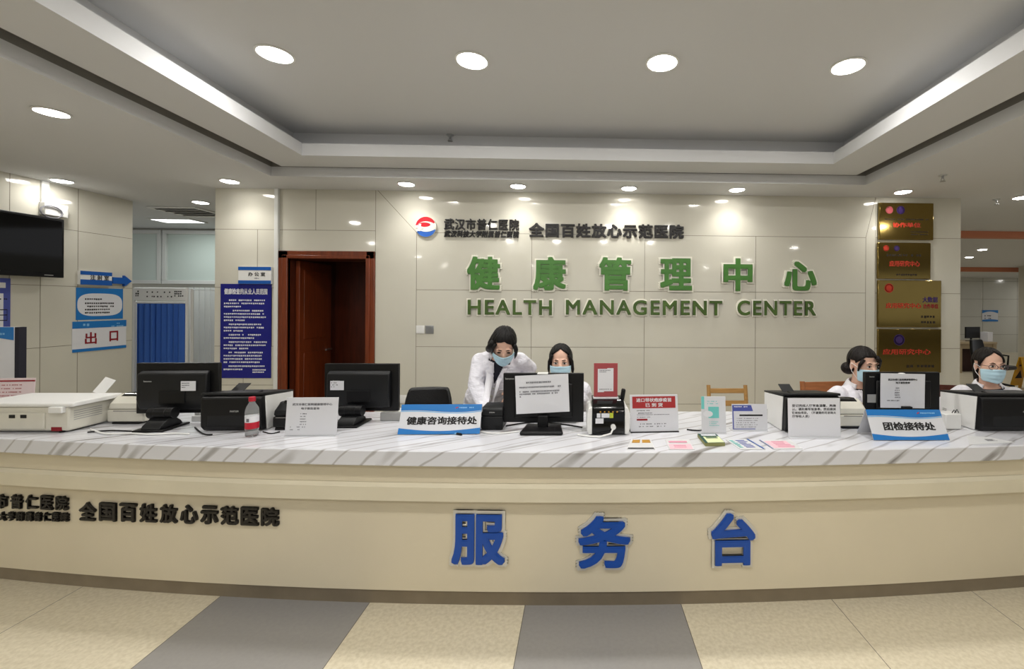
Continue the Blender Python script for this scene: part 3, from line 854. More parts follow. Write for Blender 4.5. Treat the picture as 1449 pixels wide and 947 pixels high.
# office plate and navy poster right of the corridor
p = wall_at(363.5, 390); k = depth(p) / FPX
t, y = board('room_sign', 'white and blue office plate above the navy poster beside the doorway', 'sign', (p.x, WY, p.z), 0, 45 * k, 24 * k, 'white', 0.03)
w_, h_ = 45 * k, 24 * k
mb = MB(); mb.span(-w_ / 2, w_ / 2, y - 0.0025, y - 0.0005, h_ * 0.3, h_ / 2); mb.span(-w_ / 2, w_ / 2, y - 0.0025, y - 0.0005, -h_ / 2, -h_ * 0.3); mb.build('band', 'arrowblue', t, smooth=0)
letters('lettering', '办 公 室', 'ink', t, (0.02, y - 0.0006, 0.012), w_ * 0.52, h_ * 0.24, 0.02)
letters('small_lettering', 'Office', 'greyink', t, (0.02, y - 0.0006, -0.03), w_ * 0.14, 0.014)
p = wall_at(348.5, 468.5); k = depth(p) / FPX; w_, h_ = 70 * k, 133 * k
t, y = board('wall_poster', 'tall navy blue poster of white text beside the wooden doorway', 'poster', (p.x, WY, p.z), 0, w_, h_, 'deepblue', 0.008)
letters('heading', '健康检查的从业人员范围', 'paper', t, (0, y - 0.0006, h_ * 0.42), w_ * 0.85, 0.062, 0.03)
mb = MB(); z = h_ * 0.335
for nl in (3, 4, 3, 2, 3, 4, 2):
    rows(mb, -w_ * 0.43, w_ * 0.43, z, 0.0335, nl, 0.017, y=y, fill=0.93, last=RNG.uniform(0.2, 0.9), indent=0.05); z -= nl * 0.0335 + 0.008
rows(mb, w_ * 0.14, w_ * 0.42, -h_ * 0.405, 0.024, 2, 0.015, y=y, last=1.0)
mb.build('print', 'paper', t, smooth=0)

# gold plaques
def plaque(px0, px1, py0, py1, label):
    p = wall_at((px0 + px1) / 2, (py0 + py1) / 2); k = depth(p) / FPX
    w_, h_ = (px1 - px0) * k, (py1 - py0) * k
    t = thing('gold_plaque', label, 'plaque', (p.x, WY, p.z), 0, 'gold plaques on the wall')
    mb = MB(); mb.span(-w_ / 2, w_ / 2, -0.03, -0.001, -h_ / 2, h_ / 2); mb.build('plate', 'gold', t, bevel=0.006)
    return t, w_, h_, -0.03


def seal(t, x, z, r, y, m):
    mb = MB(); n = 28
    mb.ring_loft([[Vector((x + q * math.cos(2 * PI * i / n), yy, z + q * math.sin(2 * PI * i / n))) for i in range(n)] for q, yy in ((r, y - 0.0003), (r, y - 0.0012), (r * 0.86, y - 0.0012), (r * 0.86, y - 0.0003))], 0)
    mb.cyl((x, y - 0.0003, z), (x, y - 0.0012, z), r * 0.7, n=24); mb.build('seal', m, t, smooth=0)


t, w_, h_, y = plaque(1241, 1319, 288, 340, 'polished gold plaque with two round seals, topmost of the four')
seal(t, -w_ * 0.32, h_ * 0.3, 0.04, y, 'rose'); seal(t, -w_ * 0.11, h_ * 0.3, 0.045, y, 'goldviolet')
letters('lettering', '协作单位', 'goldred', t, (0, y - 0.0005, -h_ * 0.1), w_ * 0.52, h_ * 0.13, 0.03)
mb = MB(); rows(mb, -w_ * 0.4, w_ * 0.42, h_ * 0.07, 0.05, 1, 0.017, y=y - 0.0003, last=1); rows(mb, w_ * 0.08, w_ * 0.4, -h_ * 0.27, 0.028, 2, 0.014, y=y - 0.0003, last=1); mb.build('print', 'goldblack', t, smooth=0)
t, w_, h_, y = plaque(1239, 1315, 344, 395, 'polished gold plaque with red research centre text, second from the top')
seal(t, -w_ * 0.35, h_ * 0.34, 0.032, y, 'goldred'); seal(t, -w_ * 0.15, h_ * 0.34, 0.03, y, 'goldviolet')
letters('lettering', '应用研究中心', 'goldred', t, (0, y - 0.0005, -h_ * 0.08), w_ * 0.58, h_ * 0.16, 0.03)
mb = MB(); rows(mb, -w_ * 0.34, w_ * 0.36, h_ * 0.18, 0.05, 1, 0.026, y=y - 0.0003, last=1); rows(mb, -w_ * 0.15, w_ * 0.25, -h_ * 0.36, 0.05, 1, 0.022, y=y - 0.0003, last=1); mb.build('print', 'goldblack', t, smooth=0)
t, w_, h_, y = plaque(1239, 1330, 397, 463, 'wide polished gold plaque with dark red text, third from the top')
letters('lettering', '应用研究中心', 'goldred', t, (-w_ * 0.1, y - 0.0005, -h_ * 0.04), w_ * 0.56, h_ * 0.12, 0.03)
letters('lettering', '大数据', 'goldviolet', t, (w_ * 0.32, y - 0.0005, h_ * 0.09), w_ * 0.24, h_ * 0.12, 0.03)
letters('lettering', '合作单位', 'darkred', t, (w_ * 0.33, y - 0.0005, -h_ * 0.05), w_ * 0.24, h_ * 0.1, 0.03)
seal(t, -w_ * 0.33, h_ * 0.33, 0.05, y, 'goldred')
mb = MB(); rows(mb, w_ * 0.18, w_ * 0.42, -h_ * 0.25, 0.06, 2, 0.028, y=y - 0.0003, last=1); mb.build('print', 'goldblack', t, smooth=0)
t, w_, h_, y = plaque(1239, 1330, 465.5, 527, 'wide polished gold plaque with one violet seal, lowest of the four')
seal(t, -w_ * 0.17, h_ * 0.25, 0.06, y, 'goldviolet')
letters('lettering', '应用研究中心', 'goldred', t, (-w_ * 0.05, y - 0.0005, -h_ * 0.02), w_ * 0.76, h_ * 0.13, 0.03)
mb = MB(); rows(mb, -w_ * 0.05, w_ * 0.42, -h_ * 0.32, 0.05, 1, 0.034, y=y - 0.0003, last=1); mb.build('print', 'goldblack', t, smooth=0)

# ---------------------------------------------------------------- folding blue screen in the corridor
zc = 5.9; a = at(191, 406, zc); b = at(263, 409, zc)
W_ = b.x - a.x; Zt = (a.z + b.z) / 2
t = thing('folding_screen', 'white framed hospital folding screen with blue curtain panels in the corridor', 'folding screen', ((a.x + b.x) / 2, a.y, 0))
mb = MB()
for x in (-W_ / 2, W_ / 2): mb.cyl((x, 0, 0.07), (x, 0, Zt), 0.018)
for z in (Zt - 0.015, Zt - 0.12, Zt - 0.2, 0.2): mb.cyl((-W_ / 2, 0, z), (W_ / 2, 0, z), 0.012 if z != Zt - 0.015 else 0.02)
mb.span(-W_ / 2, W_ / 2, -0.02, -0.012, Zt - 0.17, Zt - 0.02); mb.build('frame', 'white', t)
mb = MB(); n = 72; xs = [-W_ / 2 + 0.03 + (W_ - 0.06) * i / n for i in range(n + 1)]
ys = [0.022 * math.sin(i / n * PI * 17) + 0.006 * math.sin(i * 1.7) for i in range(n + 1)]
mb.ring_loft([[Vector((x, y, z)) for x, y in zip(xs, ys)] + [Vector((x, y + 0.004, z)) for x, y in zip(xs[::-1], ys[::-1])] for z in (0.22, Zt - 0.3, Zt - 0.215)]); mb.build('curtain', 'curtain', t, smooth=60)
mb = MB()
for x in (-W_ / 2, W_ / 2):
    mb.cyl((x, -0.16, 0.06), (x, 0.16, 0.06), 0.014)
    for y in (-0.15, 0.15): mb.ell((x, y, 0.028), 0.028, u=10, v=8)
mb.build('foot', 'grey', t)
mb = MB(); q = 0.42
mb.tube([(W_ / 2 + 0.05, 0.02, 0.08), (W_ / 2 + 0.05, 0.02, Zt - 0.02), (W_ / 2 + 0.11, q, Zt - 0.02), (W_ / 2 + 0.11, q, 0.08), (W_ / 2 + 0.05, 0.02, 0.08)], 0.016, 8); mb.span(W_ / 2 + 0.043, W_ / 2 + 0.057, -0.004, 0.02, 0.03, Zt - 0.01); mb.build('side_frame', 'white', t)
mb = MB(); rows(mb, -W_ * 0.25, W_ * 0.25, Zt - 0.05, 0.06, 2, 0.02, y=-0.0205, last=1, fill=0.6); rows(mb, W_ * 0.28, W_ * 0.46, Zt - 0.04, 0.03, 3, 0.022, y=-0.0205, last=1); rows(mb, -W_ * 0.46, -W_ * 0.36, Zt - 0.04, 0.03, 3, 0.022, y=-0.0205, last=1); mb.build('print', 'ink', t, smooth=0)

# ---------------------------------------------------------------- far hall furniture
zc = 10.0; a = at(1357, 484, zc); b = at(1412, 484, zc)
t = thing('service_desk', 'small laminate service desk far back in the right hall', 'desk', ((a.x + b.x) / 2, a.y, 0))
W_ = b.x - a.x; Zt = a.z
mb = MB(); mb.span(-W_ / 2, W_ / 2, -0.02, 0.6, Zt - 0.05, Zt); mb.build('desktop', 'desk', t, bevel=0.005)
mb = MB(); mb.span(-W_ / 2, -W_ / 2 + 0.08, 0, 0.58, 0, Zt - 0.051); mb.span(W_ / 2 - 0.08, W_ / 2, 0, 0.58, 0, Zt - 0.051); mb.span(-W_ / 2 + 0.08, W_ / 2 - 0.08, 0.02, 0.04, Zt - 0.16, Zt - 0.051); mb.build('frame', 'desk', t)
mb = MB(); mb.span(-W_ / 2 + 0.08, W_ / 2 - 0.08, 0.3, 0.32, 0.0, Zt - 0.165); mb.build('back_panel', 'deskdark', t, smooth=0)
p = at(1376, 478, zc + 0.25)
def small_monitor(loc, label, rz=0.0):
    t = thing('monitor', label, 'monitor', loc, rz)
    mb = MB(); mb.span(-0.22, 0.22, -0.015, 0.015, 0.07, 0.34); mb.build('screen_panel', 'black', t, bevel=0.005)
    mb = MB(); mb.cyl((0, 0.03, 0.01), (0, 0.03, 0.2), 0.02); mb.build('stand_neck', 'black', t)
    mb = MB(); mb.span(-0.1, 0.1, -0.05, 0.09, 0.0005, 0.012); mb.build('stand_base', 'black', t, bevel=0.004)
small_monitor((p.x, p.y, Zt + 0.0005), 'small dark monitor on the far service desk in the right hall', 0.2)
p = at(1394, 478, zc + 0.25)
t = thing('paper_stack', 'upright white folder beside the monitor on the far service desk', 'folder', (p.x + 0.02, p.y, Zt), 0.1)
mb = MB(); mb.span(-0.07, 0.07, -0.1, 0.1, 0.0005, 0.22); mb.build('folder', 'paper', t, bevel=0.004)
p = hit(1400.5, 447, 1, RY); k = depth(p) / FPX
t, y = board('notice', 'white notice with dark blue bands on the far wall of the right hall', 'notice', (p.x, RY - 0.002, p.z), 0, 23 * k, 16 * k, 'paper', 0.012)
w_, h_ = 23 * k, 16 * k
mb = MB(); mb.prism(arch(-w_ / 2, w_ / 2, h_ / 2, h_ * 0.22, h_ * 0.16), y - 0.006, y - 0.001); mb.prism(arch(-w_ / 2, w_ / 2, -h_ / 2, -h_ * 0.36, 0.02), y - 0.006, y - 0.001); mb.build('band', 'blue', t, smooth=0)
mb = MB(); rows(mb, -w_ * 0.35, w_ * 0.1, h_ * 0.05, 0.09, 3, 0.04, y=y, last=0.8, t=0.004); mb.build('print', 'greyink', t, smooth=0)
# yellow floor sign at the right edge
p = hit(1449, 551, 2, 0.0)
t = thing('floor_sign', 'yellow folding wet floor sign at the right edge of the hall', 'sign', (p.x, p.y, 0), 0.2)
for s in (-1, 1):
    mb = MB(); mb.prism([(-0.15, 0), (-0.08, 0), (-0.07, 0.05), (0.07, 0.05), (0.08, 0), (0.15, 0), (0.11, 0.62), (-0.11, 0.62)], -0.008, 0.008)
    pn = mb.build('panel', 'yellow', t, bevel=0.003, loc=(0, s * 0.14, 0), rot=(s * 0.21, 0, 0))
    mb = MB(); mb.prism([(-0.09, 0.2), (0.09, 0.2), (0, 0.36)], -0.0095, -0.0085); mb.prism([(-0.06, 0.44), (0.06, 0.44), (0.06, 0.47), (-0.06, 0.47)], -0.0095, -0.0085); mb.build('warning_mark', 'ink', pn, smooth=0)

# ---------------------------------------------------------------- things on the worktop
def top_at(px, py): return hit(px, py, 2, ZT)


def place(px, py, dep, rz=0.0):
    """base centre of a thing whose front foot is seen at px, py"""
    p = top_at(px, py); return Vector((p.x - math.sin(rz) * dep / 2, p.y + math.cos(rz) * dep / 2, ZT + 0.0006))


def kpx(py, px): return depth(top_at(px, py)) / FPX


# monitors
def monitor(label, fr, py_base, stand, rz=0.0, sticker=True, dep=0.18):
    """fr: the panel as seen, left, right, top, bottom"""
    x0, x1, y0, y1 = fr
    base = place((x0 + x1) / 2, py_base, dep, 0.0); yp = base.y + 0.05
    a, b = hit(x0, (y0 + y1) / 2, 1, yp), hit(x1, (y0 + y1) / 2, 1, yp)
    w_ = b.x - a.x; h_ = hit((x0 + x1) / 2, y0, 1, yp).z - hit((x0 + x1) / 2, y1, 1, yp).z; zb = hit((x0 + x1) / 2, y1, 1, yp).z - ZT
    t = thing('monitor', label, 'monitor', ((a.x + b.x) / 2, base.y, base.z), rz, 'monitors on the counter')
    t['pw'], t['pb'], t['ph'] = w_, zb, h_
    mb = MB(); mb.span(-w_ / 2, w_ / 2, 0.05, 0.075, zb, zb + h_); sp = mb.build('screen_panel', 'black', t, bevel=0.004)
    mb = MB(); mb.span(-w_ / 2 + 0.015, w_ / 2 - 0.015, 0.0753, 0.0765, zb + 0.02, zb + h_ - 0.015); mb.build('display', 'screen', sp, smooth=0)
    if stand == 'flat':
        mb = MB(); mb.span(-w_ * 0.36, w_ * 0.36, 0.035, 0.0495, zb + 0.03, zb + h_ * 0.8); mb.build('rear_housing', 'black', t, bevel=0.008)
        mb = MB(); mb.span(-0.03, 0.03, 0.004, 0.0345, 0.015, zb + 0.05); mb.build('stand_neck', 'black', t, bevel=0.005)
        mb = MB(); mb.slab([(-0.12, -dep / 2), (0.12, -dep / 2), (0.1, dep / 2), (-0.1, dep / 2)], 0.0, 0.02); mb.build('stand_base', 'black', t, bevel=0.009)
    else:
        mb = MB(); mb.side([(0.0495, zb + 0.02), (0.0495, zb + h_ * 0.86), (0.02, zb + h_ * 0.80), (0.012, zb + h_ * 0.3), (0.03, zb + 0.03)], -w_ * 0.43, w_ * 0.40); rh = mb.build('rear_housing', 'charcoal', t, bevel=0.006)
        mb = MB(); mb.span(-0.07, 0.07, 0.008, 0.0118, zb + h_ * 0.22, zb + h_ * 0.46); mb.build('mount_plate', 'black', rh, bevel=0.003)
        hx = -0.02
        mb = MB(); mb.cyl((hx - 0.065, -0.02, zb + 0.02), (hx + 0.065, -0.02, zb + 0.02), 0.032, n=24); mb.cyl((hx - 0.03, -0.02, zb + 0.02), (hx + 0.03, -0.02, zb + 0.02), 0.034, n=24); mb.build('hinge', 'black', t, bevel=0.002)
        mb = MB(); mb.side([(-0.10, 0.012), (-0.09, 0.03), (-0.035, zb + 0.0), (-0.005, zb + 0.0), (0.04, 0.03), (0.05, 0.012)], hx - 0.05, hx + 0.05); mb.build('stand_neck', 'charcoal', t, bevel=0.004)
        mb = MB(); mb.slab([(hx - 0.085, -dep / 2 - 0.02), (hx + 0.075, -dep / 2 - 0.02), (hx + 0.075, dep / 2 - 0.02), (hx - 0.095, dep / 2 - 0.02)], 0.0, 0.012); mb.build('stand_base', 'black', t, bevel=0.004)
        sx_ = sticker
        mb = MB(); mb.span(sx_ - 0.04, sx_ + 0.04, 0.0085, 0.0105, zb + h_ * 0.47, zb + h_ * 0.66); st = mb.build('asset_sticker', 'paper', t, smooth=0, rot=None)
        mb = MB(); rows(mb, sx_ - 0.034, sx_ + 0.01, zb + h_ * 0.63, 0.012, 3, 0.006, y=0.0083); mb.build('print', 'greyink', st, smooth=0)
        letters('brand_mark', 'lenovo', 'grey', t, (-w_ * 0.29, 0.0125, zb + h_ * 0.66), 0.042, 0.009, 0.02, ext=0.002)
    return t


ta = monitor('black monitor seen from behind, left of the red capped bottle and black printer', (196, 308, 514, 585), 611, 'hinge', rz=0.05, sticker=0.09)
tb = monitor('black monitor seen from behind in front of the wooden doorway', (459, 564, 515, 582), 605, 'hinge', rz=0.0, sticker=-0.125)
tcm = monitor('black monitor seen from behind with white notice paper, in front of the seated woman', (712, 826, 528.5, 598), 617, 'flat')
td = monitor('black monitor seen from behind with white paper, behind the tent card on the right', (1224, 1330, 527, 585), 611, 'flat')
letters('brand_mark', 'lenovo', 'grey', tcm, (-tcm['pw'] * 0.42, 0.0492, tcm['pb'] + tcm['ph'] * 0.89), 0.05, 0.011, 0.02, ext=0.0015)
letters('brand_mark', 'lenovo', 'grey', td, (-td['pw'] * 0.41, 0.0492, td['pb'] + td['ph'] * 0.89), 0.03, 0.008, 0.02, ext=0.0015)
for t_, xs_, z_ in ((ta, -0.20, 0.11), (tb, 0.06, 0.125), (ta, 0.09, 0.105)):
    mb = MB(); mb.span(xs_, xs_ + 0.05, 0.046, 0.0485, z_ - 0.012, z_ + 0.012); mb.build('port_label', 'paper', t_, smooth=0)
mb = MB(); mb.span(-td['pw'] * 0.47, -td['pw'] * 0.33, 0.0475, 0.0495, td['pb'] + td['ph'] * 0.26, td['pb'] + td['ph'] * 0.46); mb.build('asset_sticker', 'grey', td, smooth=0)


def sheet(label, name, host, x, y, z, w_, h_, tilt_y, cat='paper notice', group=None):
    """paper hung on the back of a monitor, its corner kinked"""
    t = thing(name, label, cat, host.matrix_basis @ Vector((x, y, z)), host.rotation_euler.z, group)
    mb = MB(); n = 10; R = Matrix.Rotation(tilt_y, 4, 'Y')
    rings = []
    for i in range(n + 1):
        zz = h_ / 2 - h_ * i / n; r = []
        for j in range(n + 1):
            xx = -w_ / 2 + w_ * j / n
            r.append(R @ Vector((xx, -0.002 - 0.006 * (i / n) ** 2 * (0.4 + 0.6 * (1 - j / n)) - 0.001 * math.sin(j * 1.3), zz)))
        rings.append(r + [q + Vector((0, 0.0006, 0)) for q in r[::-1]])
    mb.ring_loft(rings); pp = mb.build('sheet', 'paper', t, smooth=60)
    return t, pp, R


bpy.context.view_layer.update()
t, pp, R = sheet('white notice sheet of small print hung over the middle monitor', 'paper_notice', tcm, -0.005, 0.029, tcm['pb'] + tcm['ph'] * 0.60, 0.305, 0.218, -0.045)
mb = MB(); rows(mb, -0.09, 0.06, 0.072, 0.02, 1, 0.009, y=-0.0045, last=1); rows(mb, -0.13, 0.12, 0.045, 0.022, 1, 0.008, y=-0.0055, last=0.95); rows(mb, -0.13, 0.12, 0.020, 0.014, 3, 0.008, y=-0.006, last=0.06)
o = mb.build('print', 'greyink', t, smooth=0); o.rotation_euler = (0.02, -0.045, 0)
mb = MB(); mb.span(-0.03, 0.03, -0.004, 0.05, 0.112, 0.116); mb.build('tape', 'white', t, smooth=0)
t, pp, R = sheet('white sheet headed with the report lookup text, hung over the right monitor', 'paper_notice', td, -0.018, 0.029, td['pb'] + td['ph'] * 0.565, 0.275, 0.207, 0.02)
letters('heading', '武汉市普仁医院健康管理中心', 'ink', t, (0.0, -0.0044, 0.068), 0.18, 0.012, 0.01)
letters('heading', '电子报告查询', 'ink', t, (0.0, -0.0048, 0.049), 0.085, 0.012, 0.01)
mb = MB(); rows(mb, -0.05, -0.015, 0.02, 0.014, 5, 0.005, y=-0.0065, last=1); rows(mb, -0.11, -0.02, -0.055, 0.012, 1, 0.005, y=-0.0085, last=1, fill=0.6); mb.build('print', 'greyink', t, smooth=0)
mb = MB(); mb.ell((0.01, 0.03, 0.1), (0.025, 0.03, 0.006), u=12, v=8); mb.build('tape', 'white', t)

# laser printers
def laser(label, px, py, w_, d_, h_, rz=0.0, brand=True):
    t = thing('laser_printer', label, 'printer', place(px, py, d_, rz), rz, 'laser printers on the counter')
    hb = h_ * 0.84
    mb = MB(); mb.side([(-d_ / 2 + 0.02, 0.004), (-d_ / 2, 0.03), (-d_ / 2, h_ * 0.86), (-d_ / 2 + 0.02, h_ * 0.93), (d_ / 2, hb - 0.012), (d_ / 2, 0.004)], -w_ / 2 + 0.007, w_ / 2 - 0.007); mb.build('body', 'black', t, bevel=0.006)
    for s in (-1, 1):
        mb = MB(); mb.side([(-d_ / 2 + 0.045, 0.002), (-d_ / 2 + 0.03, h_ * 0.9), (d_ / 2 + 0.004, hb - 0.01), (d_ / 2 + 0.004, 0.002)], s * (w_ / 2 - 0.0065), s * w_ / 2); sd = mb.build('side_panel', 'white', t, bevel=0.002)
        mb = MB()
        for k in range(7): mb.span(s * w_ / 2, s * (w_ / 2 + 0.0008), d_ / 2 - 0.045, d_ / 2 - 0.015, 0.02 + k * 0.009, 0.025 + k * 0.009)
        mb.build('vent_slots', 'grey', sd, smooth=0)
    mb = MB(); mb.side([(-d_ / 2 + 0.012, h_ * 0.935), (-d_ / 2 + 0.016, h_), (d_ / 2 + 0.01, hb), (d_ / 2 + 0.01, hb - 0.009)], -w_ / 2 - 0.001, w_ / 2 + 0.001); tc_ = mb.build('top_cover', 'charcoal', t, bevel=0.004)
    mb = MB(); mb.span(-w_ * 0.33, w_ * 0.33, -d_ / 2 + 0.02, -d_ / 2 + 0.09, h_ * 0.96, h_ * 0.985); mb.build('output_slot', 'black', tc_, smooth=0)
    mb = MB(); mb.box((-w_ * 0.22, 0.04, hb + 0.032), (0.07, 0.08, 0.004), 0, Matrix.Rotation(0.5, 4, 'X')); mb.build('output_flap', 'charcoal', tc_)
    mb = MB(); mb.span(-w_ * 0.36, w_ * 0.36, -d_ / 2 - 0.0016, -d_ / 2 + 0.001, 0.035, h_ * 0.42); mb.build('paper_door', 'charcoal', t, bevel=0.002)
    if brand:
        letters('brand_mark', 'PANTUM', 'grey', t, (0.02, -d_ / 2 - 0.0006, h_ * 0.53), 0.045, 0.010, 0.03, ext=0.001)
    return t


laser('black fronted laser printer with a grey right side, behind the red capped bottle', 326, 611.5, 0.335, 0.27, 0.215, rz=0.03)
laser('laser printer with white sides hidden behind a leaning text sheet', 1151, 613, 0.33, 0.27, 0.222, rz=0.0, brand=False)
laser('black fronted laser printer with a white left side at the right edge', 1448, 612, 0.50, 0.28, 0.222, rz=0.0)
# the sheet leaning on the white-sided printer
p = top_at(1152.5, 619); k = depth(p) / FPX
t = thing('paper_notice', 'white sheet with four lines of black text leaning on the laser printer', 'paper notice', (p.x, p.y, ZT + 0.0006), 0.0)
mb = MB(); mb.span(-0.146, 0.146, -0.0015, 0.0, 0.003, 0.213); sh_ = mb.build('sheet', 'paper', t, smooth=0, rot=(-0.05, 0, 0))
for i, s_ in enumerate(('登记完成人厅常备温馨，再确', '认。请先填写信息表，然后做其', '它体检项目，（不清楚的可咨询大', '厅导检人员）')):
    wl_ = 0.245 if i < 3 else 0.095
    letters('text_line', s_, 'ink', sh_, (-0.123 + wl_ / 2, -0.0016, 0.172 - 0.0195 * i), wl_, 0.0145, 0.0)
mb = MB(); mb.span(-0.148, 0.148, -0.03, 0.0, 0.0, 0.0025); mb.build('acrylic_foot', 'acryl', t, smooth=0)

# white flatbed printer at the left edge
w_, d_, h_ = 0.48, 0.25, 0.14
t = thing('flatbed_printer', 'white flatbed multifunction printer at the left end of the counter', 'printer', place(38, 612.5, d_, 0.0) + Vector((-0.02, 0, 0)), 0.0)
mb = MB(); mb.span(-w_ / 2, w_ / 2, -d_ / 2, d_ / 2, 0.008, h_); mb.build('body', 'offwhite', t, bevel=0.008)
mb = MB(); mb.side([(-d_ / 2 - 0.008, h_ + 0.001), (-d_ / 2 - 0.008, h_ + 0.02), (-d_ / 2 + 0.015, h_ + 0.027), (d_ / 2, h_ + 0.027), (d_ / 2, h_ + 0.001)], -w_ / 2 - 0.02, w_ / 2 + 0.03); mb.build('scanner_lid', 'white', t, bevel=0.006)
mb = MB(); mb.span(-w_ / 2 + 0.05, w_ / 2 - 0.12, -d_ / 2 - 0.010, -d_ / 2 + 0.001, 0.02, h_ - 0.03)
rc = mb.build('rear_cover', 'offwhite', t, bevel=0.004)
mb = MB()
for x in (-0.06, 0.0): mb.span(x, x + 0.03, -d_ / 2 - 0.0125, -d_ / 2 - 0.0095, h_ - 0.058, h_ - 0.04)
mb.build('latch_recess', 'charcoal', rc, smooth=0)
for x in (-w_ / 2 + 0.03, w_ / 2 - 0.05):
    mb = MB(); mb.span(x - 0.035, x + 0.035, -d_ / 2 - 0.022, -d_ / 2 + 0.01, h_ - 0.03, h_ + 0.004); mb.build('lid_hinge', 'white', t, bevel=0.004)
mb = MB(); mb.span(w_ / 2 - 0.09, w_ / 2 - 0.035, -d_ / 2 - 0.002, -d_ / 2 + 0.01, 0.008, 0.03); mb.build('socket', 'darkred', t, smooth=0)
mb = MB()
for k in range(5): mb.span(w_ / 2 - 0.001, w_ / 2 + 0.0012, -0.1, 0.04, h_ - 0.03 - k * 0.012, h_ - 0.026 - k * 0.012)
mb.build('vent_slots', 'grey', t, smooth=0)
mb = MB()
for x in (-0.2, 0.2):
    for y in (-0.12, 0.12): mb.cyl((x, y, 0), (x, y, 0.009), 0.012, n=10)
mb.build('rubber_foot', 'black', t)
mb = MB(); mb.box((0.125, d_ / 2 + 0.035, h_ + 0.06), (0.065, 0.004, 0.10), 0, Matrix.Rotation(0.35, 4, 'Y') @ Matrix.Rotation(-0.45, 4, 'X')); mb.box((0.105, d_ / 2 + 0.012, h_ + 0.01), (0.06, 0.03, 0.012)); mb.build('paper_support', 'white', t, bevel=0.001)

# label printers
def label_printer(label, px, py, w_, d_, h_, rz, m, m2):
    t = thing('label_printer', label, 'label printer', place(px, py, d_, rz), rz)
    mb = MB(); mb.side([(-d_ / 2, 0.012), (-d_ / 2, h_ * 0.5), (d_ / 2, h_ * 0.5), (d_ / 2, 0.012)], -w_ / 2, w_ / 2); mb.build('base_body', m, t, bevel=0.008)
    mb = MB(); mb.side([(-d_ / 2 + 0.002, h_ * 0.505), (-d_ / 2 + 0.01, h_ * 0.72), (-d_ / 2 + 0.05, h_ * 0.93), (-d_ * 0.1, h_), (d_ / 2 - 0.03, h_ * 0.96), (d_ / 2, h_ * 0.505)], -w_ / 2, w_ / 2); mb.build('lid', m, t, bevel=0.012, seg=3)
    mb = MB(); mb.side([(-d_ / 2 + 0.05, h_ * 0.945), (-d_ * 0.1, h_ + 0.006), (d_ / 2 - 0.05, h_ * 0.98), (d_ / 2 - 0.05, h_ * 0.95), (-d_ * 0.1, h_ * 0.97), (-d_ / 2 + 0.05, h_ * 0.92)], -w_ / 2 + 0.03, w_ / 2 - 0.03); mb.build('lid_window', 'blackgloss', t, bevel=0.003)
    mb = MB(); mb.span(-w_ * 0.32, w_ * 0.32, -d_ / 2 - 0.0012, -d_ / 2 + 0.001, h_ * 0.45, h_ * 0.478); mb.build('label_slot', 'slot', t, smooth=0)
    mb = MB(); mb.span(-w_ * 0.36, w_ * 0.36, -d_ / 2 + 0.001, -d_ / 2 + 0.05, 0.0, 0.0115); mb.span(-w_ * 0.36, w_ * 0.36, d_ / 2 - 0.06, d_ / 2 - 0.01, 0.0, 0.0115); mb.build('foot', 'black', t)
    return t


label_printer('ivory label printer beside the white flatbed printer', 177, 600.5, 0.21, 0.20, 0.165, 0.0, 'offwhite', 0)
label_printer('ivory label printer between the sheet-covered printer and the right monitor', 1207, 607, 0.17, 0.20, 0.16, -0.02, 'offwhite', 0)
label_printer('small black label printer peeking out left of the white text stand', 398, 609, 0.10, 0.14, 0.15, 0.0, 'charcoal', 0)

# small black receipt printer
t = thing('receipt_printer', 'small black receipt printer between the long tent card and middle monitor', 'receipt printer', place(696, 609.5, 0.15))
w_, d_, h_ = 0.122, 0.15, 0.128
mb = MB(); mb.side([(-d_ / 2, 0.004), (-d_ / 2, h_ * 0.62), (d_ / 2, h_ * 0.62), (d_ / 2, 0.004)], -w_ / 2, w_ / 2); mb.build('body', 'charcoal', t, bevel=0.006)
mb = MB(); mb.side([(-d_ / 2 + 0.001, h_ * 0.63), (-d_ / 2 + 0.005, h_ * 0.92), (-d_ / 2 + 0.02, h_), (d_ / 2, h_), (d_ / 2, h_ * 0.63)], -w_ / 2, w_ / 2); mb.build('lid', 'charcoal', t, bevel=0.006)
letters('brand_mark', 'EPSON', 'grey', t, (0, -d_ / 2 + 0.001, h_ * 0.8), 0.03, 0.007, 0.02, ext=0.003)
mb = MB()
for x in (-0.045, 0.02): mb.span(x, x + 0.028, -d_ / 2 - 0.001, -d_ / 2 + 0.002, 0.006, 0.028)
mb.build('port', 'black', t, smooth=0)

# banknote counter
w_, d_, h_ = 0.236, 0.2, 0.185
t = thing('banknote_counter', 'black banknote counter with white rounded sides under the red sign board', 'banknote counter', place(861, 616.5, d_, 0.02), 0.02)
mb = MB(); mb.side([(-d_ / 2, 0.006), (-d_ / 2, h_ * 0.72), (-d_ / 2 + 0.02, h_ * 0.92), (-d_ / 2 + 0.05, h_), (d_ / 2 - 0.02, h_), (d_ / 2, h_ * 0.6), (d_ / 2, 0.006)], -w_ / 2 + 0.028, w_ / 2 - 0.028); mb.build('body', 'blackgloss', t, bevel=0.005)
for s in (-1, 1):
    mb = MB(); mb.prism([(s * (w_ / 2 - 0.0275), 0.004), (s * (w_ / 2 - 0.008), 0.004), (s * w_ / 2, 0.03), (s * w_ / 2, h_ * 0.66), (s * (w_ / 2 - 0.01), h_ * 0.8), (s * (w_ / 2 - 0.0275), h_ * 0.84)], -d_ / 2 + 0.002, d_ / 2 - 0.01); mb.build('side_cheek', 'white', t, bevel=0.004)
mb = MB(); mb.box((0.088, -0.01, h_ + 0.018), (0.024, 0.03, 0.075), 0, Matrix.Rotation(0.15, 4, 'Y')); mb.build('note_guide', 'black', t, bevel=0.008)
mb = MB()
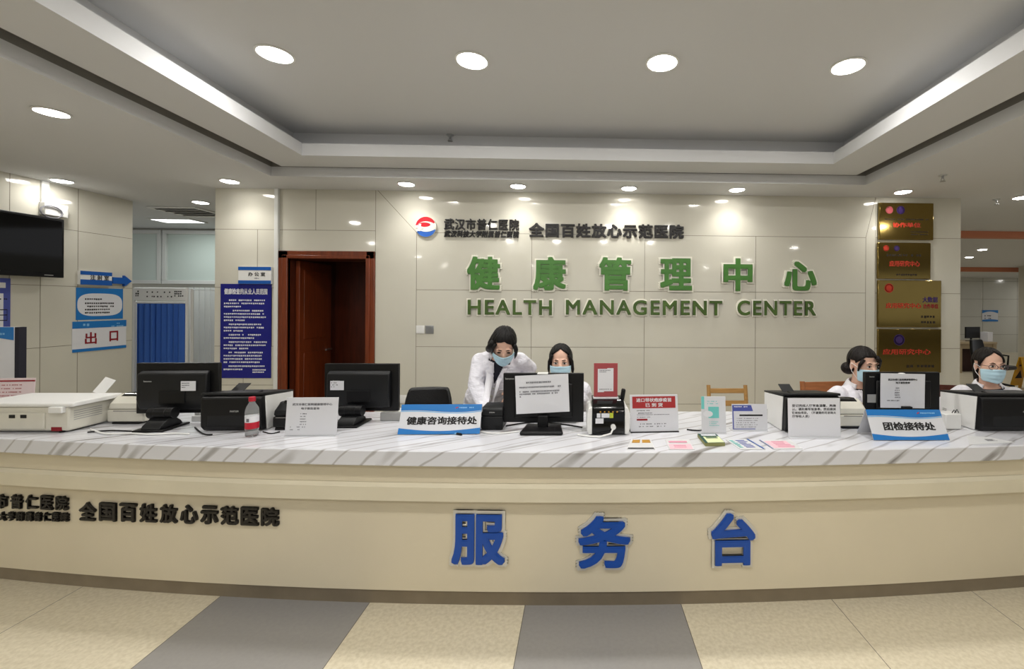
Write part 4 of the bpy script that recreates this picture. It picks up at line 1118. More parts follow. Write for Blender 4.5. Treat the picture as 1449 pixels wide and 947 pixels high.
for k in range(5): mb.cyl((-0.045 + k * 0.023, -d_ / 2 - 0.001, h_ * 0.7), (-0.045 + k * 0.023, -d_ / 2 + 0.001, h_ * 0.7), 0.0045, n=8)
mb.build('rating_marks', 'amber', t, smooth=0)
for x0, x1, z0, z1, m_ in ((-0.065, -0.045, 0.098, 0.122, 'paper'), (-0.04, 0.005, 0.098, 0.122, 'paper'), (0.006, 0.026, 0.096, 0.124, 'lime'), (-0.072, -0.028, 0.066, 0.094, 'paper')):
    mb = MB(); mb.span(x0, x1, -d_ / 2 - 0.0012, -d_ / 2 + 0.001, z0, z1); mb.build('sticker', m_, t, smooth=0)
mb = MB(); mb.cyl((0.025, -d_ / 2 - 0.022, 0.05), (0.025, -d_ / 2 + 0.001, 0.05), 0.014, n=14); mb.tube([(0.025, -d_ / 2 - 0.016, 0.045), (0.01, -d_ / 2 - 0.035, 0.02), (-0.05, -d_ / 2 - 0.045, 0.006), (-0.11, -d_ / 2 - 0.03, 0.005), (-0.17, -d_ / 2 + 0.0, 0.005)], 0.005, 8); mb.build('power_cord', 'white', t)
# red sign board standing on it
k = kpx(616.5, 861) * 1.03
bc = t
loc = bc.matrix_basis @ Vector((-0.01, -0.01, h_ + 0.001))
t = thing('sign_stand', 'dusty red board with white paper, standing on the banknote counter', 'sign', loc, 0.03)
mb = MB(); mb.span(-0.072, 0.072, -0.025, 0.025, 0.0, 0.008); mb.build('foot', 'acryl', t, bevel=0.002)
mb = MB(); mb.span(-0.068, 0.068, -0.003, 0.003, 0.0085, 0.2); mb.build('board', 'rose', t, bevel=0.001)
mb = MB(); mb.prism([(-0.046, 0.035), (-0.01, 0.035), (-0.01, 0.04), (0.044, 0.04), (0.044, 0.172), (0.008, 0.172), (0.008, 0.168), (-0.046, 0.168)], -0.0045, -0.0032); pn = mb.build('paper', 'paper', t, smooth=0)
mb = MB(); rows(mb, -0.036, 0.036, 0.162, 0.009, 2, 0.005, y=-0.0046, last=0.6); rows(mb, -0.036, 0.036, 0.054, 0.009, 1, 0.005, y=-0.0046, last=1); mb.build('print', 'greyink', pn, smooth=0)


# tent cards
def tent(label, px, py, w_, h_, d_, rz, text, tw):
    t = thing('tent_card', label, 'tent card', place(px, py, d_, rz), rz, 'tent cards on the counter')
    tl = math.atan2(d_ / 2, h_); L = math.hypot(h_, d_ / 2) - 0.003
    for s in (-1, 1):
        mb = MB(); mb.span(-w_ / 2, w_ / 2, -0.002, 0.0, 0.003, L); pn = mb.build('front_panel' if s < 0 else 'rear_panel', 'acryl', t, loc=(0, s * d_ / 2, 0), rot=(s * tl, 0, 0), smooth=0)
        sg = s
        y0, y1 = (-0.0032, -0.0022) if s < 0 else (0.0002, 0.0012)
        mb = MB(); n = 20
        mb.prism([(-w_ / 2, L), (-w_ / 2, L * 0.80)] + [(-w_ / 2 + w_ * i / n, L * (0.80 - 0.07 * math.sin(PI * (i / n) ** 0.8) * (i / n) * 1.2 + 0.02 * math.sin(2 * PI * i / n))) for i in range(1, n)] + [(w_ / 2, L * 0.80), (w_ / 2, L)], y0, y1)
        mb.prism([(w_ / 2, 0.003), (w_ / 2, L * 0.22)] + [(w_ / 2 - w_ * i / n, L * (0.22 - 0.10 * math.sin(PI * i / n))) for i in range(1, n)] + [(-w_ / 2, L * 0.22), (-w_ / 2, 0.003)], y0, y1)
        mb.build('blue_wave', 'blue', pn, smooth=0)
        if s < 0:
            mb = MB(); pts = [(-w_ / 2 + w_ * i / n, L * (0.785 - 0.07 * math.sin(PI * (i / n) ** 0.8) * (i / n) * 1.2 + 0.02 * math.sin(2 * PI * i / n))) for i in range(n + 1)]
            mb.prism(pts + [(x, z - L * 0.03) for x, z in pts[::-1]], -0.0028, -0.0022); mb.build('light_wave', 'lightblue', pn, smooth=0)
            letters('lettering', text, 'ink', pn, (w_ * 0.02, -0.0022, L * 0.46), tw, L * 0.27, 0.03)
            mb = MB(); rows(mb, w_ * 0.22, w_ * 0.42, L * 0.91, 0.012, 1, 0.008, y=-0.0033, last=1); mb.build('print', 'lightblue', pn, smooth=0)
            mb = MB(); mb.prism([(w_ * 0.17, L * 0.86), (w_ * 0.2, L * 0.88), (w_ * 0.21, L * 0.92), (w_ * 0.18, L * 0.9)], -0.0042, -0.0033); mb.build('small_emblem', 'logored', pn, smooth=0)
    return t


tent('long blue and white tent card with seven black characters, left of the standing woman', 621, 615.5, 0.444, 0.155, 0.12, 0.02, '健康咨询接待处', 0.385)
tent('blue and white tent card with five black characters, in front of the right monitor', 1290, 624, 0.415, 0.152, 0.14, -0.01, '团检接待处', 0.285)

# acrylic text stands
def stand(label, px, py, w_, h_, rz=0.0, lean=0.12, m='acryl', foot='acryl', fd=0.07, th=0.004, group=None, name='sign_stand'):
    t = thing(name, label, 'sign', place(px, py, fd, rz), rz, group)
    mb = MB(); mb.span(-w_ / 2, w_ / 2, -fd / 2, fd / 2, 0.0, 0.003); mb.build('foot', foot, t, smooth=0)
    mb = MB(); mb.span(-w_ / 2, w_ / 2, -th, 0, 0.0035, h_); pn = mb.build('panel', m, t, loc=(0, -fd / 2 + 0.012, 0), rot=(-lean, 0, 0), bevel=0.001)
    return t, pn, -th


t, pn, y = stand('white text stand with report lookup heading, right of the bottle', 438, 618, 0.272, 0.205, 0.02, 0.1)
letters('heading', '武汉市普仁医院健康管理中心', 'greyink', pn, (0.0, y - 0.0003, 0.168), 0.21, 0.013, 0.01)
letters('heading', '电子报告查询', 'greyink', pn, (-0.01, y - 0.0003, 0.146), 0.095, 0.013, 0.01)
mb = MB(); rows(mb, -0.06, -0.025, 0.12, 0.014, 5, 0.005, y=y - 0.0003, last=1); rows(mb, -0.11, -0.02, 0.05, 0.014, 2, 0.005, y=y - 0.0003, last=0.6, fill=0.6); mb.build('print', 'greyink', pn, smooth=0)

t, pn, y = stand('stand with a dark red header and white characters, right of the banknote counter', 927, 612.5, 0.278, 0.208, 0.06, 0.16, 'acryl', 'charcoal', 0.06)
mb = MB(); mb.span(-0.125, 0.125, y - 0.0012, y - 0.0003, 0.132, 0.198); mb.build('red_header', 'red', pn, smooth=0)
letters('lettering', '进口带状疱疹疫苗', 'paper', pn, (0, y - 0.0013, 0.178), 0.205, 0.022, 0.02)
letters('lettering', '已 到 货', 'paper', pn, (0, y - 0.0013, 0.15), 0.1, 0.022, 0.02)
mb = MB(); rows(mb, -0.1, -0.01, 0.122, 0.014, 2, 0.006, y=y - 0.0003, last=1); rows(mb, -0.1, 0.1, 0.098, 0.013, 2, 0.004, y=y - 0.0003, last=0.4); rows(mb, -0.09, 0.09, 0.048, 0.014, 2, 0.006, y=y - 0.0003, fill=0.6, last=0.9); mb.build('print', 'greyink', pn, smooth=0)
mb = MB(); mb.span(-0.102, -0.04, y - 0.001, y - 0.0003, 0.064, 0.074); mb.build('label_bar', 'darkred', pn, smooth=0)

t, pn, y = stand('narrow white stand with a teal corner and teal square, left of the violet headed stand', 1011, 614.5, 0.138, 0.205, -0.02, 0.1)
mb = MB(); mb.span(-0.069, -0.052, y - 0.001, y - 0.0003, 0.135, 0.205); mb.span(-0.03, 0.03, y - 0.001, y - 0.0003, 0.085, 0.148); mb.build('teal_block', 'teal', pn, smooth=0)
mb = MB(); rows(mb, -0.035, 0.03, 0.18, 0.013, 2, 0.006, y=y - 0.0003, last=1.0); rows(mb, -0.025, 0.03, 0.066, 0.01, 3, 0.004, y=y - 0.0003, last=1.0); mb.build('print', 'teal', pn, smooth=0)
mb = MB(); mb.prism(arcp(0, 360, 24, rx=0.027, rz_=0.017, cx=-0.032, cz=0.108)[:-1], y - 0.002, y - 0.0012); mb.build('white_oval', 'paper', pn, smooth=0)

t, pn, y = stand('low stand with a violet header and a white table, beside the sheet-covered printer', 1062.5, 611, 0.205, 0.152, 0.0, 0.12)
mb = MB(); mb.prism([(-0.1, 0.112), (0.02, 0.112), (0.01, 0.146), (-0.1, 0.146)], y - 0.001, y - 0.0003); mb.span(-0.1, -0.094, y - 0.001, y - 0.0003, 0.01, 0.112); mb.span(-0.1, 0.03, y - 0.001, y - 0.0003, 0.01, 0.014); mb.build('violet_header', 'purple', pn, smooth=0)
mb = MB(); mb.span(-0.06, 0.075, y - 0.001, y - 0.0003, 0.084, 0.093); mb.build('title_bar', 'ink', pn, smooth=0)
mb = MB(); rows(mb, -0.08, 0.05, 0.073, 0.012, 5, 0.004, y=y - 0.0003, last=0.9, fill=0.7); mb.build('print', 'greyink', pn, smooth=0)
mb = MB(); rows(mb, -0.09, -0.01, 0.14, 0.012, 1, 0.007, y=y - 0.0011, last=1); mb.build('header_print', 'paper', pn, smooth=0)

t, pn, y = stand('pale pink notice stand behind the flatbed printer at the left edge', 2, 590, 0.31, 0.235, 0.1, 0.08, 'pinkpaper')
mb = MB(); mb.span(-0.12, 0.155, y - 0.001, y - 0.0003, 0.213, 0.222); mb.build('red_line', 'darkred', pn, smooth=0)
mb = MB(); rows(mb, -0.1, 0.1, 0.195, 0.022, 5, 0.006, y=y - 0.0003, last=0.6, fill=0.8); mb.build('print', 'rose', pn, smooth=0)

# bottle
p = top_at(356.5, 617.2)
t = thing('water_bottle', 'clear plastic water bottle with a red cap and red and white label', 'bottle', (p.x, p.y, ZT + 0.0006))
mb = MB(); mb.lathe([(0.001, 0.004), (0.022, 0.0), (0.030, 0.006), (0.031, 0.02), (0.029, 0.03), (0.031, 0.04), (0.031, 0.135), (0.028, 0.152), (0.018, 0.172), (0.0135, 0.182), (0.0135, 0.19), (0.001, 0.19)], 32); mb.build('bottle_body', 'bottle', t, smooth=50)
mb = MB(); mb.lathe([(0.0155, 0.188), (0.016, 0.19), (0.016, 0.209), (0.0145, 0.211), (0.001, 0.211), (0.001, 0.1905), (0.0155, 0.1905)], 28); mb.build('cap', 'capred', t)
mb = MB(); mb.lathe([(0.0313, 0.044), (0.0318, 0.044), (0.0318, 0.078), (0.0313, 0.078)], 32); lb_ = mb.build('label_red', 'capred', t)
mb = MB(); mb.lathe([(0.0313, 0.0785), (0.0318, 0.0785), (0.0318, 0.112), (0.0313, 0.112)], 32); mb.build('label_white', 'paper', t)
mb = MB(); mb.span(-0.006, 0.008, -0.0325, -0.0319, 0.083, 0.1); mb.build('barcode', 'greyink', t, smooth=0)

# pen
p = top_at(646, 615.5)
t = thing('pen', 'blue and black pen lying in front of the long tent card', 'pen', (p.x, p.y, ZT + 0.0055), -0.45)
mb = MB(); mb.cyl((-0.045, 0, 0), (0.0, 0, 0), 0.0045, n=12); mb.build('barrel', 'lightblue', t)
mb = MB(); mb.cyl((0.0, 0, 0), (0.036, 0, 0), 0.005, n=12); mb.span(0.004, 0.034, -0.001, 0.001, 0.0045, 0.0075); mb.build('cap', 'black', t)
mb = MB(); mb.cyl((-0.045, 0, 0), (-0.055, 0, 0), 0.004, 0.0008, n=12); mb.build('tip', 'steel', t)

# white box with a cable beside the right printer
t = thing('power_adapter_box', 'small white box with a black cable knot between the right tent card and printer', 'box', place(1349, 608, 0.08, 0.0))
mb = MB(); mb.span(-0.05, 0.045, -0.045, 0.045, 0.002, 0.09); mb.build('box', 'white', t, bevel=0.004)
mb = MB(); mb.tube([(0.0, -0.03, 0.095), (0.012, -0.03, 0.112), (0.026, -0.03, 0.1), (0.015, -0.03, 0.094), (0.03, -0.03, 0.115), (0.04, -0.03, 0.096)], 0.0025, 6); mb.build('cable_knot', 'black', t)

# keyboard-side white block under the left monitors
t = thing('power_strip', 'white power strip with plugs under the leftmost monitor', 'power strip', place(285, 597, 0.06, 0.0))
mb = MB(); mb.span(-0.06, 0.06, -0.03, 0.03, 0, 0.034); mb.build('strip', 'white', t, bevel=0.004)
mb = MB()
for x in (-0.04, 0.0, 0.04): mb.span(x - 0.016, x + 0.016, -0.015, 0.015, 0.0345, 0.06)
mb.build('plug', 'white', t, bevel=0.004)
t = thing('desk_tray', 'pale grey low tray behind the doorway-side monitor stand', 'tray', place(554, 596, 0.12, 0.0))
mb = MB(); mb.span(-0.07, 0.075, -0.06, 0.06, 0, 0.05); mb.build('tray', 'grey', t, bevel=0.005)
mb = MB(); mb.span(-0.062, 0.067, -0.052, 0.052, 0.0505, 0.054); mb.build('lid', 'white', t, bevel=0.002)
t = thing('desk_organiser', 'low white case behind the middle monitor near the banknote counter', 'case', place(800, 599, 0.1, 0.0))
mb = MB(); mb.span(-0.1, 0.07, -0.05, 0.05, 0, 0.042); mb.build('case', 'white', t, bevel=0.005)
mb = MB(); mb.span(-0.09, 0.06, -0.0512, -0.0495, 0.014, 0.022); mb.build('seam', 'grey', t, smooth=0)


# cables on the worktop
def cable(label, pts, m, r=0.004):
    P = [top_at(*q) for q in pts]; fine = []
    P = [P[0]] + P + [P[-1]]
    for i in range(1, len(P) - 2):
        for j in range(8):
            u = j / 8; a, b, c, d = P[i - 1], P[i], P[i + 1], P[i + 2]
            fine.append(0.5 * (2 * b + (c - a) * u + (2 * a - 5 * b + 4 * c - d) * u * u + (-a + 3 * b - 3 * c + d) * u ** 3))
    fine.append(P[-2])
    mb = MB(); mb.tube([Vector((q.x, q.y, ZT + r + 0.0006)) for q in fine], r, 8)
    tag(mb.build('cable', m), label, 'cable')


cable('white cable curving along the counter under the leftmost monitor', [(128, 609), (150, 615.5), (185, 615), (215, 616.5), (245, 615), (268, 616)], 'white', 0.005)
cable('black cable lying between the flatbed printer and leftmost monitor', [(124, 613), (140, 611.5), (160, 610.5), (186, 611.5)], 'black', 0.004)
cable('black cable looping beside the left black printer foot', [(276, 606), (282, 612), (290, 616), (300, 616.5)], 'black', 0.004)
cable('black cable running from the left printer side to the text stand', [(372, 612), (384, 614.5), (396, 612)], 'black', 0.003)
cable('white cable running in front of the small receipt printer', [(680, 612), (695, 614.5), (715, 614), (735, 612)], 'white', 0.004)
cable('black cable behind the middle monitor base', [(716, 604), (740, 600), (765, 598.5), (800, 602), (824, 606)], 'black', 0.004)
cable('short black plug lead lying between the red headed stand and narrow teal stand', [(972, 609), (980, 610), (990, 610.5), (998, 610)], 'black', 0.004)


# leaflets near the front edge
def leaflet(label, corners, m, thick, deco, group='leaflets along the counter edge', name='leaflet', cat='leaflet', side_m=None):
    P = [top_at(*q) for q in corners]     # far left, far right, near right, near left
    c = sum(P, Vector()) / 4
    t = thing(name, label, cat, (c.x, c.y, ZT + 0.0006), 0, group)
    Q = [p - c for p in P]
    mb = MB(); mb.slab([(q.x, q.y) for q in (Q[3], Q[2], Q[1], Q[0])], 0, thick); mb.build('sheet', side_m or m, t, smooth=0)

    def uv(u, v): a = Q[0].lerp(Q[1], u); b = Q[3].lerp(Q[2], u); r = a.lerp(b, v); return (r.x, r.y)
    for lv, (nm, m_, rects) in enumerate(deco):
        mb = MB()
        for u0, u1, v0, v1 in rects: mb.slab([uv(u0, v1), uv(u1, v1), uv(u1, v0), uv(u0, v0)], thick + 0.0002 + lv * 0.0008, thick + 0.0007 + lv * 0.0008)
        mb.build(nm, m_, t, smooth=0)
    return t


def lines(u0, u1, v0, v1, n): return [(u0, u0 + (u1 - u0) * RNG.uniform(0.6, 1), v0 + (v1 - v0) * i / n, v0 + (v1 - v0) * (i + 0.5) / n) for i in range(n)]


leaflet('white leaflet with brown pictures, leftmost of the row at the counter edge', [(893, 622.5), (921, 622.5), (927, 636.5), (887, 636.5)], 'leafpaper', 0.003, [('picture', 'amber', [(0.1, 0.45, 0.08, 0.4), (0.55, 0.92, 0.08, 0.4)]), ('dark_band', 'ink', [(0.03, 0.97, 0.9, 0.99)])])
leaflet('white and pink leaflet, second of the row at the counter edge', [(941, 622.5), (975, 622.5), (983, 637), (947, 637)], 'leafpaper', 0.002, [('pink_field', 'palepink', [(0.05, 0.95, 0.5, 0.97)]), ('pink_print', 'pink', [(0.1, 0.85, 0.2, 0.36)] + lines(0.25, 0.75, 0.6, 0.9, 2))])
leaflet('thick stack of dark green and lime booklets in the middle of the leaflet row', [(987, 618.5), (1013, 618.5), (1026, 631.5), (998, 632)], 'leafgreen', 0.017, [('cover', 'leafgreen', [(0.0, 1.0, 0.0, 1.0)]), ('cover_field', 'leaflime', [(0.14, 0.98, 0.35, 0.98)]), ('cover_title', 'paper', [(0.12, 0.9, 0.1, 0.26)]), ('cover_print', 'leafgreen', lines(0.25, 0.9, 0.4, 0.6, 2))], name='booklet_stack', cat='booklets', side_m='pageedge')
leaflet('white leaflet with blue print, fourth of the row at the counter edge', [(1027, 623), (1058, 622), (1083, 636.5), (1048, 637)], 'leafpaper', 0.002, [('blue_print', 'purple', lines(0.36, 0.8, 0.1, 0.9, 6)), ('green_print', 'teal', lines(0.08, 0.3, 0.1, 0.9, 6)), ('spine_band', 'arrowblue', [(0.92, 0.99, 0.02, 0.98)])])
leaflet('pale leaflet with pink blotches, rightmost of the leaflet row', [(1074, 623.5), (1118, 623), (1136, 636), (1094, 636.5)], 'leafpaper', 0.002, [('pink_field', 'palepink', [(0.1, 0.8, 0.15, 0.9)]), ('pink_print', 'pink', lines(0.3, 0.85, 0.2, 0.85, 4)), ('edge_line', 'purple', [(0.0, 0.03, 0.02, 0.98)])])
leaflet('loose white sheet lying flat in front of the right edge printer', [(1368, 617), (1402, 619.5), (1436, 626.5), (1372, 630)], 'leafpaper', 0.001, [('grey_print', 'greyink', lines(0.5, 0.78, 0.4, 0.7, 5))], group=None, name='loose_sheet', cat='paper')

# ---------------------------------------------------------------- chairs
def office_chair(label, loc, rz, seat_z=0.45, back_top=0.88):
    t = thing('office_chair', label, 'chair', loc, rz, 'black office chairs behind the counter')
    mb = MB(); mb.box((0, 0, seat_z - 0.045), (0.46, 0.46, 0.08)); mb.build('seat', 'leather', t, bevel=0.035, seg=4)
    mb = MB(); n = 12; rings = []
    for i in range(7):
        z = seat_z + 0.10 + (back_top - seat_z - 0.10) * i / 6; wv = 0.20 - 0.02 * (i / 6) ** 3 * 2; r = []
        for j in range(n + 1):
            x = -wv + 2 * wv * j / n; r.append(Vector((x, 0.24 + 0.05 * (i / 6) - 0.05 * (1 - (x / wv) ** 2) * -0.6, z)))
        rings.append(r + [q + Vector((0, 0.05, 0)) for q in r[::-1]])
    mb.ring_loft(rings); mb.build('backrest', 'leather', t, bevel=0.02, seg=3)
    mb = MB(); mb.tube([(0, 0.05, seat_z - 0.09), (0, 0.3, seat_z - 0.09), (0, 0.345, seat_z + 0.0), (0, 0.36, seat_z + 0.25)], 0.018); mb.build('back_bracket', 'black', t)
    for s in (-1, 1):
        mb = MB(); mb.tube([(s * 0.20, -0.05, seat_z - 0.095), (s * 0.27, -0.05, seat_z - 0.06), (s * 0.28, -0.06, seat_z + 0.16), (s * 0.28, 0.14, seat_z + 0.17)], 0.016); mb.build('armrest', 'black', t)
    mb = MB(); mb.cyl((0, 0, 0.08), (0, 0, seat_z - 0.086), 0.026); mb.build('gas_column', 'steel', t)
    mb = MB()
    for k in range(5):
        a = 2 * PI * k / 5 + 0.3; mb.tube([(0, 0, 0.10), (0.27 * math.cos(a), 0.27 * math.sin(a), 0.065)], [0.026, 0.016])
    b_ = mb.build('base', 'black', t)
    for k in range(5):
        a = 2 * PI * k / 5 + 0.3; mb = MB(); c = Vector((0.27 * math.cos(a), 0.27 * math.sin(a), 0.026)); d = Vector((-math.sin(a), math.cos(a), 0)) * 0.02
        mb.cyl(c - d, c + d, 0.026, n=14); mb.build('caster', 'black', b_)
    return t


def wood_chair(label, loc, rz, w_, top, m, solid):
    t = thing('wooden_chair', label, 'chair', loc, rz)
    for s in (-1, 1):
        mb = MB(); mb.tube([(s * (w_ / 2 - 0.018), 0.2, 0.0), (s * (w_ / 2 - 0.018), 0.19, 0.44), (s * (w_ / 2 - 0.018), 0.25, top)], 0.019, 8); mb.build('leg', m, t)
        mb = MB(); mb.cyl((s * (w_ / 2 - 0.02), -0.2, 0), (s * (w_ / 2 - 0.02), -0.19, 0.425), 0.017, 0.02, n=10); mb.build('leg', m, t)
    mb = MB(); mb.span(-w_ / 2, w_ / 2, -0.22, 0.17, 0.426, 0.455); mb.build('seat', m, t, bevel=0.008)
    for z0, z1 in (((top - 0.2, top - 0.005),) if solid else ((top - 0.075, top - 0.03), (top - 0.19, top - 0.14))):
        mb = MB(); yb = 0.19 + 0.06 * ((z0 + z1) / 2 - 0.44) / (top - 0.44); mb.box((0, yb, (z0 + z1) / 2), (w_ - 0.05, 0.018, z1 - z0), 0, Matrix.Rotation(-0.17, 4, 'X')); mb.build('back_rail', m, t, bevel=0.004)
    return t


# ---------------------------------------------------------------- people
def solid(fill, voxel, name, m, parent=None, smooth_n=4, cut=None, thick=0.0):
    """grow one continuous skin over overlapping volumes"""
    mb = MB(); fill(mb); bmesh.ops.recalc_face_normals(mb.bm, faces=mb.bm.faces)
    me = bpy.data.meshes.new(name); mb.bm.to_mesh(me); mb.bm.free()
    o = bpy.data.objects.new('shape', me); COL.objects.link(o)
    r = o.modifiers.new('r', 'REMESH'); r.mode = 'VOXEL'; r.voxel_size = voxel
    s_ = o.modifiers.new('s', 'SMOOTH'); s_.factor = 0.5; s_.iterations = smooth_n
    res = mesh_of(o); bpy.data.objects.remove(o); bpy.data.meshes.remove(me); res.name = name
    if cut:
        bm = bmesh.new(); bm.from_mesh(res)
        bmesh.ops.delete(bm, geom=[f for f in bm.faces if cut(f.calc_center_median())], context='FACES'); bm.to_mesh(res); bm.free()
    res.materials.clear(); res.materials.append(M[m]); res.polygons.foreach_set('use_smooth', [True] * len(res.polygons))
    q = link(name, res, parent)
    if thick:
        sm = q.modifiers.new('cloth', 'SOLIDIFY'); sm.thickness = thick; sm.offset = -1
    return q


def limb(mb, pts):
    for (a, ra), (b, rb) in zip(pts, pts[1:]):
        a, b = Vector(a), Vector(b); mb.ell(a, ra, u=14, v=10); mb.ell(b, rb, u=14, v=10); mb.cyl(a, b, ra, rb, n=16)


def torso(mb, T, rings, n=28):
    mb.ring_loft([[T @ Vector((rx * math.cos(2 * PI * i / n), oy + ry * math.sin(2 * PI * i / n), z)) for i in range(n)] for z, rx, ry, oy in rings])


def hand(mb, wrist, d, nrm, side):
    """palm, four bent fingers and a thumb; d along the hand, nrm out of its back"""
    d = Vector(d).normalized(); nrm = Vector(nrm); nrm = (nrm - d * nrm.dot(d)).normalized(); s = d.cross(nrm) * side; w0 = Vector(wrist)
    for q in (-0.026, -0.009, 0.009, 0.026): limb(mb, [(w0 + s * q * 0.6, 0.012), (w0 + d * 0.08 + s * q, 0.0105)])
    for i, (q, L) in enumerate(((-0.031, 0.058), (-0.0105, 0.070), (0.0105, 0.075), (0.031, 0.066))):
        b = w0 + d * 0.082 + s * q; m1 = b + d * L * 0.45 + s * q * 0.12 + nrm * 0.004; e = m1 + d * L * 0.5 + s * q * 0.10 - nrm * 0.012
        limb(mb, [(b, 0.0092), (m1, 0.0082), (e, 0.0070)])
    b = w0 + d * 0.025 + s * 0.028; m1 = b + d * 0.03 + s * 0.026 - nrm * 0.006; e = m1 + d * 0.03 + s * 0.008 - nrm * 0.004
    limb(mb, [(b, 0.013), (m1, 0.0105), (e, 0.0085)])


BODY = [(-0.02, 0.150, 0.110, 0.0), (0.06, 0.155, 0.112, 0.0), (0.16, 0.122, 0.092, 0.0), (0.28, 0.135, 0.102, -0.008), (0.38, 0.140, 0.092, -0.005), (0.44, 0.128, 0.068, 0.0), (0.475, 0.085, 0.055, 0.005), (0.50, 0.05, 0.05, 0.008)]


def frame_from(hip, neck, axis):
    z = (Vector(neck) - Vector(hip)); L = z.length; z.normalize(); x = Vector(axis); x = (x - z * x.dot(z)).normalized(); y = z.cross(x)
    T = Matrix((x, y, z)).transposed().to_4x4(); T.translation = Vector(hip); return T @ Matrix.Diagonal((1, 1, L / 0.5, 1))


def person(label, loc, rz, hip, neck, axis, head, hrot, arms, legs, hair, coat_len, glasses=False, eyes_down=False, hs=0.98):
    T = frame_from(hip, neck, axis)
    H = Matrix.Translation(head) @ Matrix.Rotation(hrot[1], 4, 'Z') @ Matrix.Rotation(hrot[0], 4, 'X') @ Matrix.Rotation(hrot[2], 4, 'Y') @ Matrix.Scale(hs, 4)

    def fill(mb):
        mb.ell((0, 0.018, 0.035), (0.073, 0.092, 0.085), M4=H, u=32, v=20)
        mb.ell((0, -0.020, -0.022), (0.064, 0.072, 0.092), M4=H, u=32, v=20)
        mb.ell((0, -0.045, -0.085), (0.036, 0.038, 0.030), M4=H)
        mb.ell((0, -0.094, -0.018), (0.011, 0.014, 0.022), M4=H); mb.ell((0, -0.100, -0.028), (0.014, 0.012, 0.010), M4=H)
        mb.ell((0, -0.088, -0.060), (0.022, 0.008, 0.008), M4=H)
        for s in (-1, 1):
            mb.ell((s * 0.033, -0.080, 0.030), (0.020, 0.007, 0.007), M4=H)
            mb.ell((s * 0.074, 0.012, -0.012), (0.010, 0.018, 0.030), M4=H @ Matrix.Rotation(s * 0.25, 4, 'Z'))
        nb = T @ Vector((0, 0.008, 0.485)); nt_ = H @ Vector((0, 0.022, -0.06))
        limb(mb, [(nb, 0.054), (nb.lerp(nt_, 0.5), 0.047), (nt_, 0.047)])
        torso(mb, T, BODY)
        for side, (sh, el, wr, hd, nr) in zip((-1, 1), arms):
            limb(mb, [(sh, 0.046), (Vector(sh).lerp(Vector(el), 0.5), 0.041), (el, 0.034), (Vector(el).lerp(Vector(wr), 0.35), 0.034), (wr, 0.023)])
            hand(mb, wr, hd, nr, side)
        for hp, kn, an, toe in legs:
            limb(mb, [(hp, 0.080), (Vector(hp).lerp(Vector(kn), 0.5), 0.066), (kn, 0.050), (Vector(kn).lerp(Vector(an), 0.3), 0.048), (an, 0.032)])
            limb(mb, [(an, 0.034), (Vector(an) + Vector((0, 0.02, -0.045)), 0.030), (toe, 0.024)])
    body = solid(fill, 0.0046, 'person', 'skin', None, 3)
    body.location = loc; body.rotation_euler = (0, 0, rz); tag(body, label, 'person')

    # shirt and trousers
    solid(lambda mb: torso(mb, T, [(z, rx + 0.009, ry + 0.009, oy) for z, rx, ry, oy in BODY[:-1]]), 0.008, 'shirt', 'shirt', body, 3)

    def tro(mb):
        if coat_len: mb.ell((hip[0], hip[1], hip[2] - 0.10), (0.125, 0.09, 0.08))
        else: torso(mb, T, [(-0.03, 0.158, 0.118, 0), (0.07, 0.164, 0.122, 0), (0.13, 0.150, 0.112, 0)])
        for hp, kn, an, toe in legs: limb(mb, [(Vector(hp) - Vector((0, 0, 0.12 if coat_len else 0)), 0.085 if coat_len else 0.095), (Vector(hp).lerp(Vector(kn), 0.5), 0.080), (kn, 0.066), (Vector(kn).lerp(Vector(an), 0.4), 0.062), (an, 0.054)])
    solid(tro, 0.011, 'trousers', 'trouser', body, 3)
    for hp, kn, an, toe in legs:
        an, toe = Vector(an), Vector(toe)

        def shoe(mb): limb(mb, [(an + Vector((0, 0.025, -0.042)), 0.042), (an.lerp(toe, 0.5) + Vector((0, 0, -0.02)), 0.040), (toe, 0.036)])
        solid(shoe, 0.008, 'shoe', 'white', body, 2)

    # coat
    Ti = T.inverted(); ZV, VS = (0.33, 0.24) if coat_len else (0.24, 0.15)
    rings = [(z, rx + 0.024, ry + 0.024, oy) for z, rx, ry, oy in BODY[:6]] + [(0.478, 0.098, 0.072, 0.004), (0.50, 0.07, 0.06, 0.006)]

    def coat_fill(mb):
        torso(mb, T, rings)
        if coat_len:
            base = T @ Vector((0, 0, 0.05)); rr = []
            for z, rx, ry, ox in ((base.z, 0.178, 0.135, 0), (hip[2] - 0.15, 0.20, 0.165, 0.005), (hip[2] - coat_len, 0.225, 0.20, 0.015)):
                rr.append([Vector((hip[0] + rx * math.cos(2 * PI * i / 28), hip[1] + ox + ry * math.sin(2 * PI * i / 28), z)) for i in range(28)])
            mb.ring_loft(rr)
        else:
            for hp, kn, an, toe in legs: limb(mb, [(hp, 0.108), (Vector(hp).lerp(Vector(kn), 0.55), 0.092)])
        for sh, el, wr, hd, nr in arms:
            sh, el, wr = Vector(sh), Vector(el), Vector(wr)
            limb(mb, [(sh, 0.058), (sh.lerp(el, 0.5), 0.056), (el, 0.053), (el.lerp(wr, 0.5), 0.052), (el.lerp(wr, 0.9), 0.046)])

    def vneck(c):
        q = Ti @ c
        if q.z > 0.474 and abs(q.x) < 0.075 and -0.10 < q.y < 0.08: return True
        return q.y < -0.02 and q.z > ZV and abs(q.x) < (q.z - ZV) * VS
    coat = solid(coat_fill, 0.0065, 'coat', 'coat', body, 5, vneck, 0.004)
    bvh = BVHTree.FromPolygons([v.co for v in coat.data.vertices], [p.vertices for p in coat.data.polygons])
    yd = (T.to_3x3() @ Vector((0, 1, 0))).normalized()

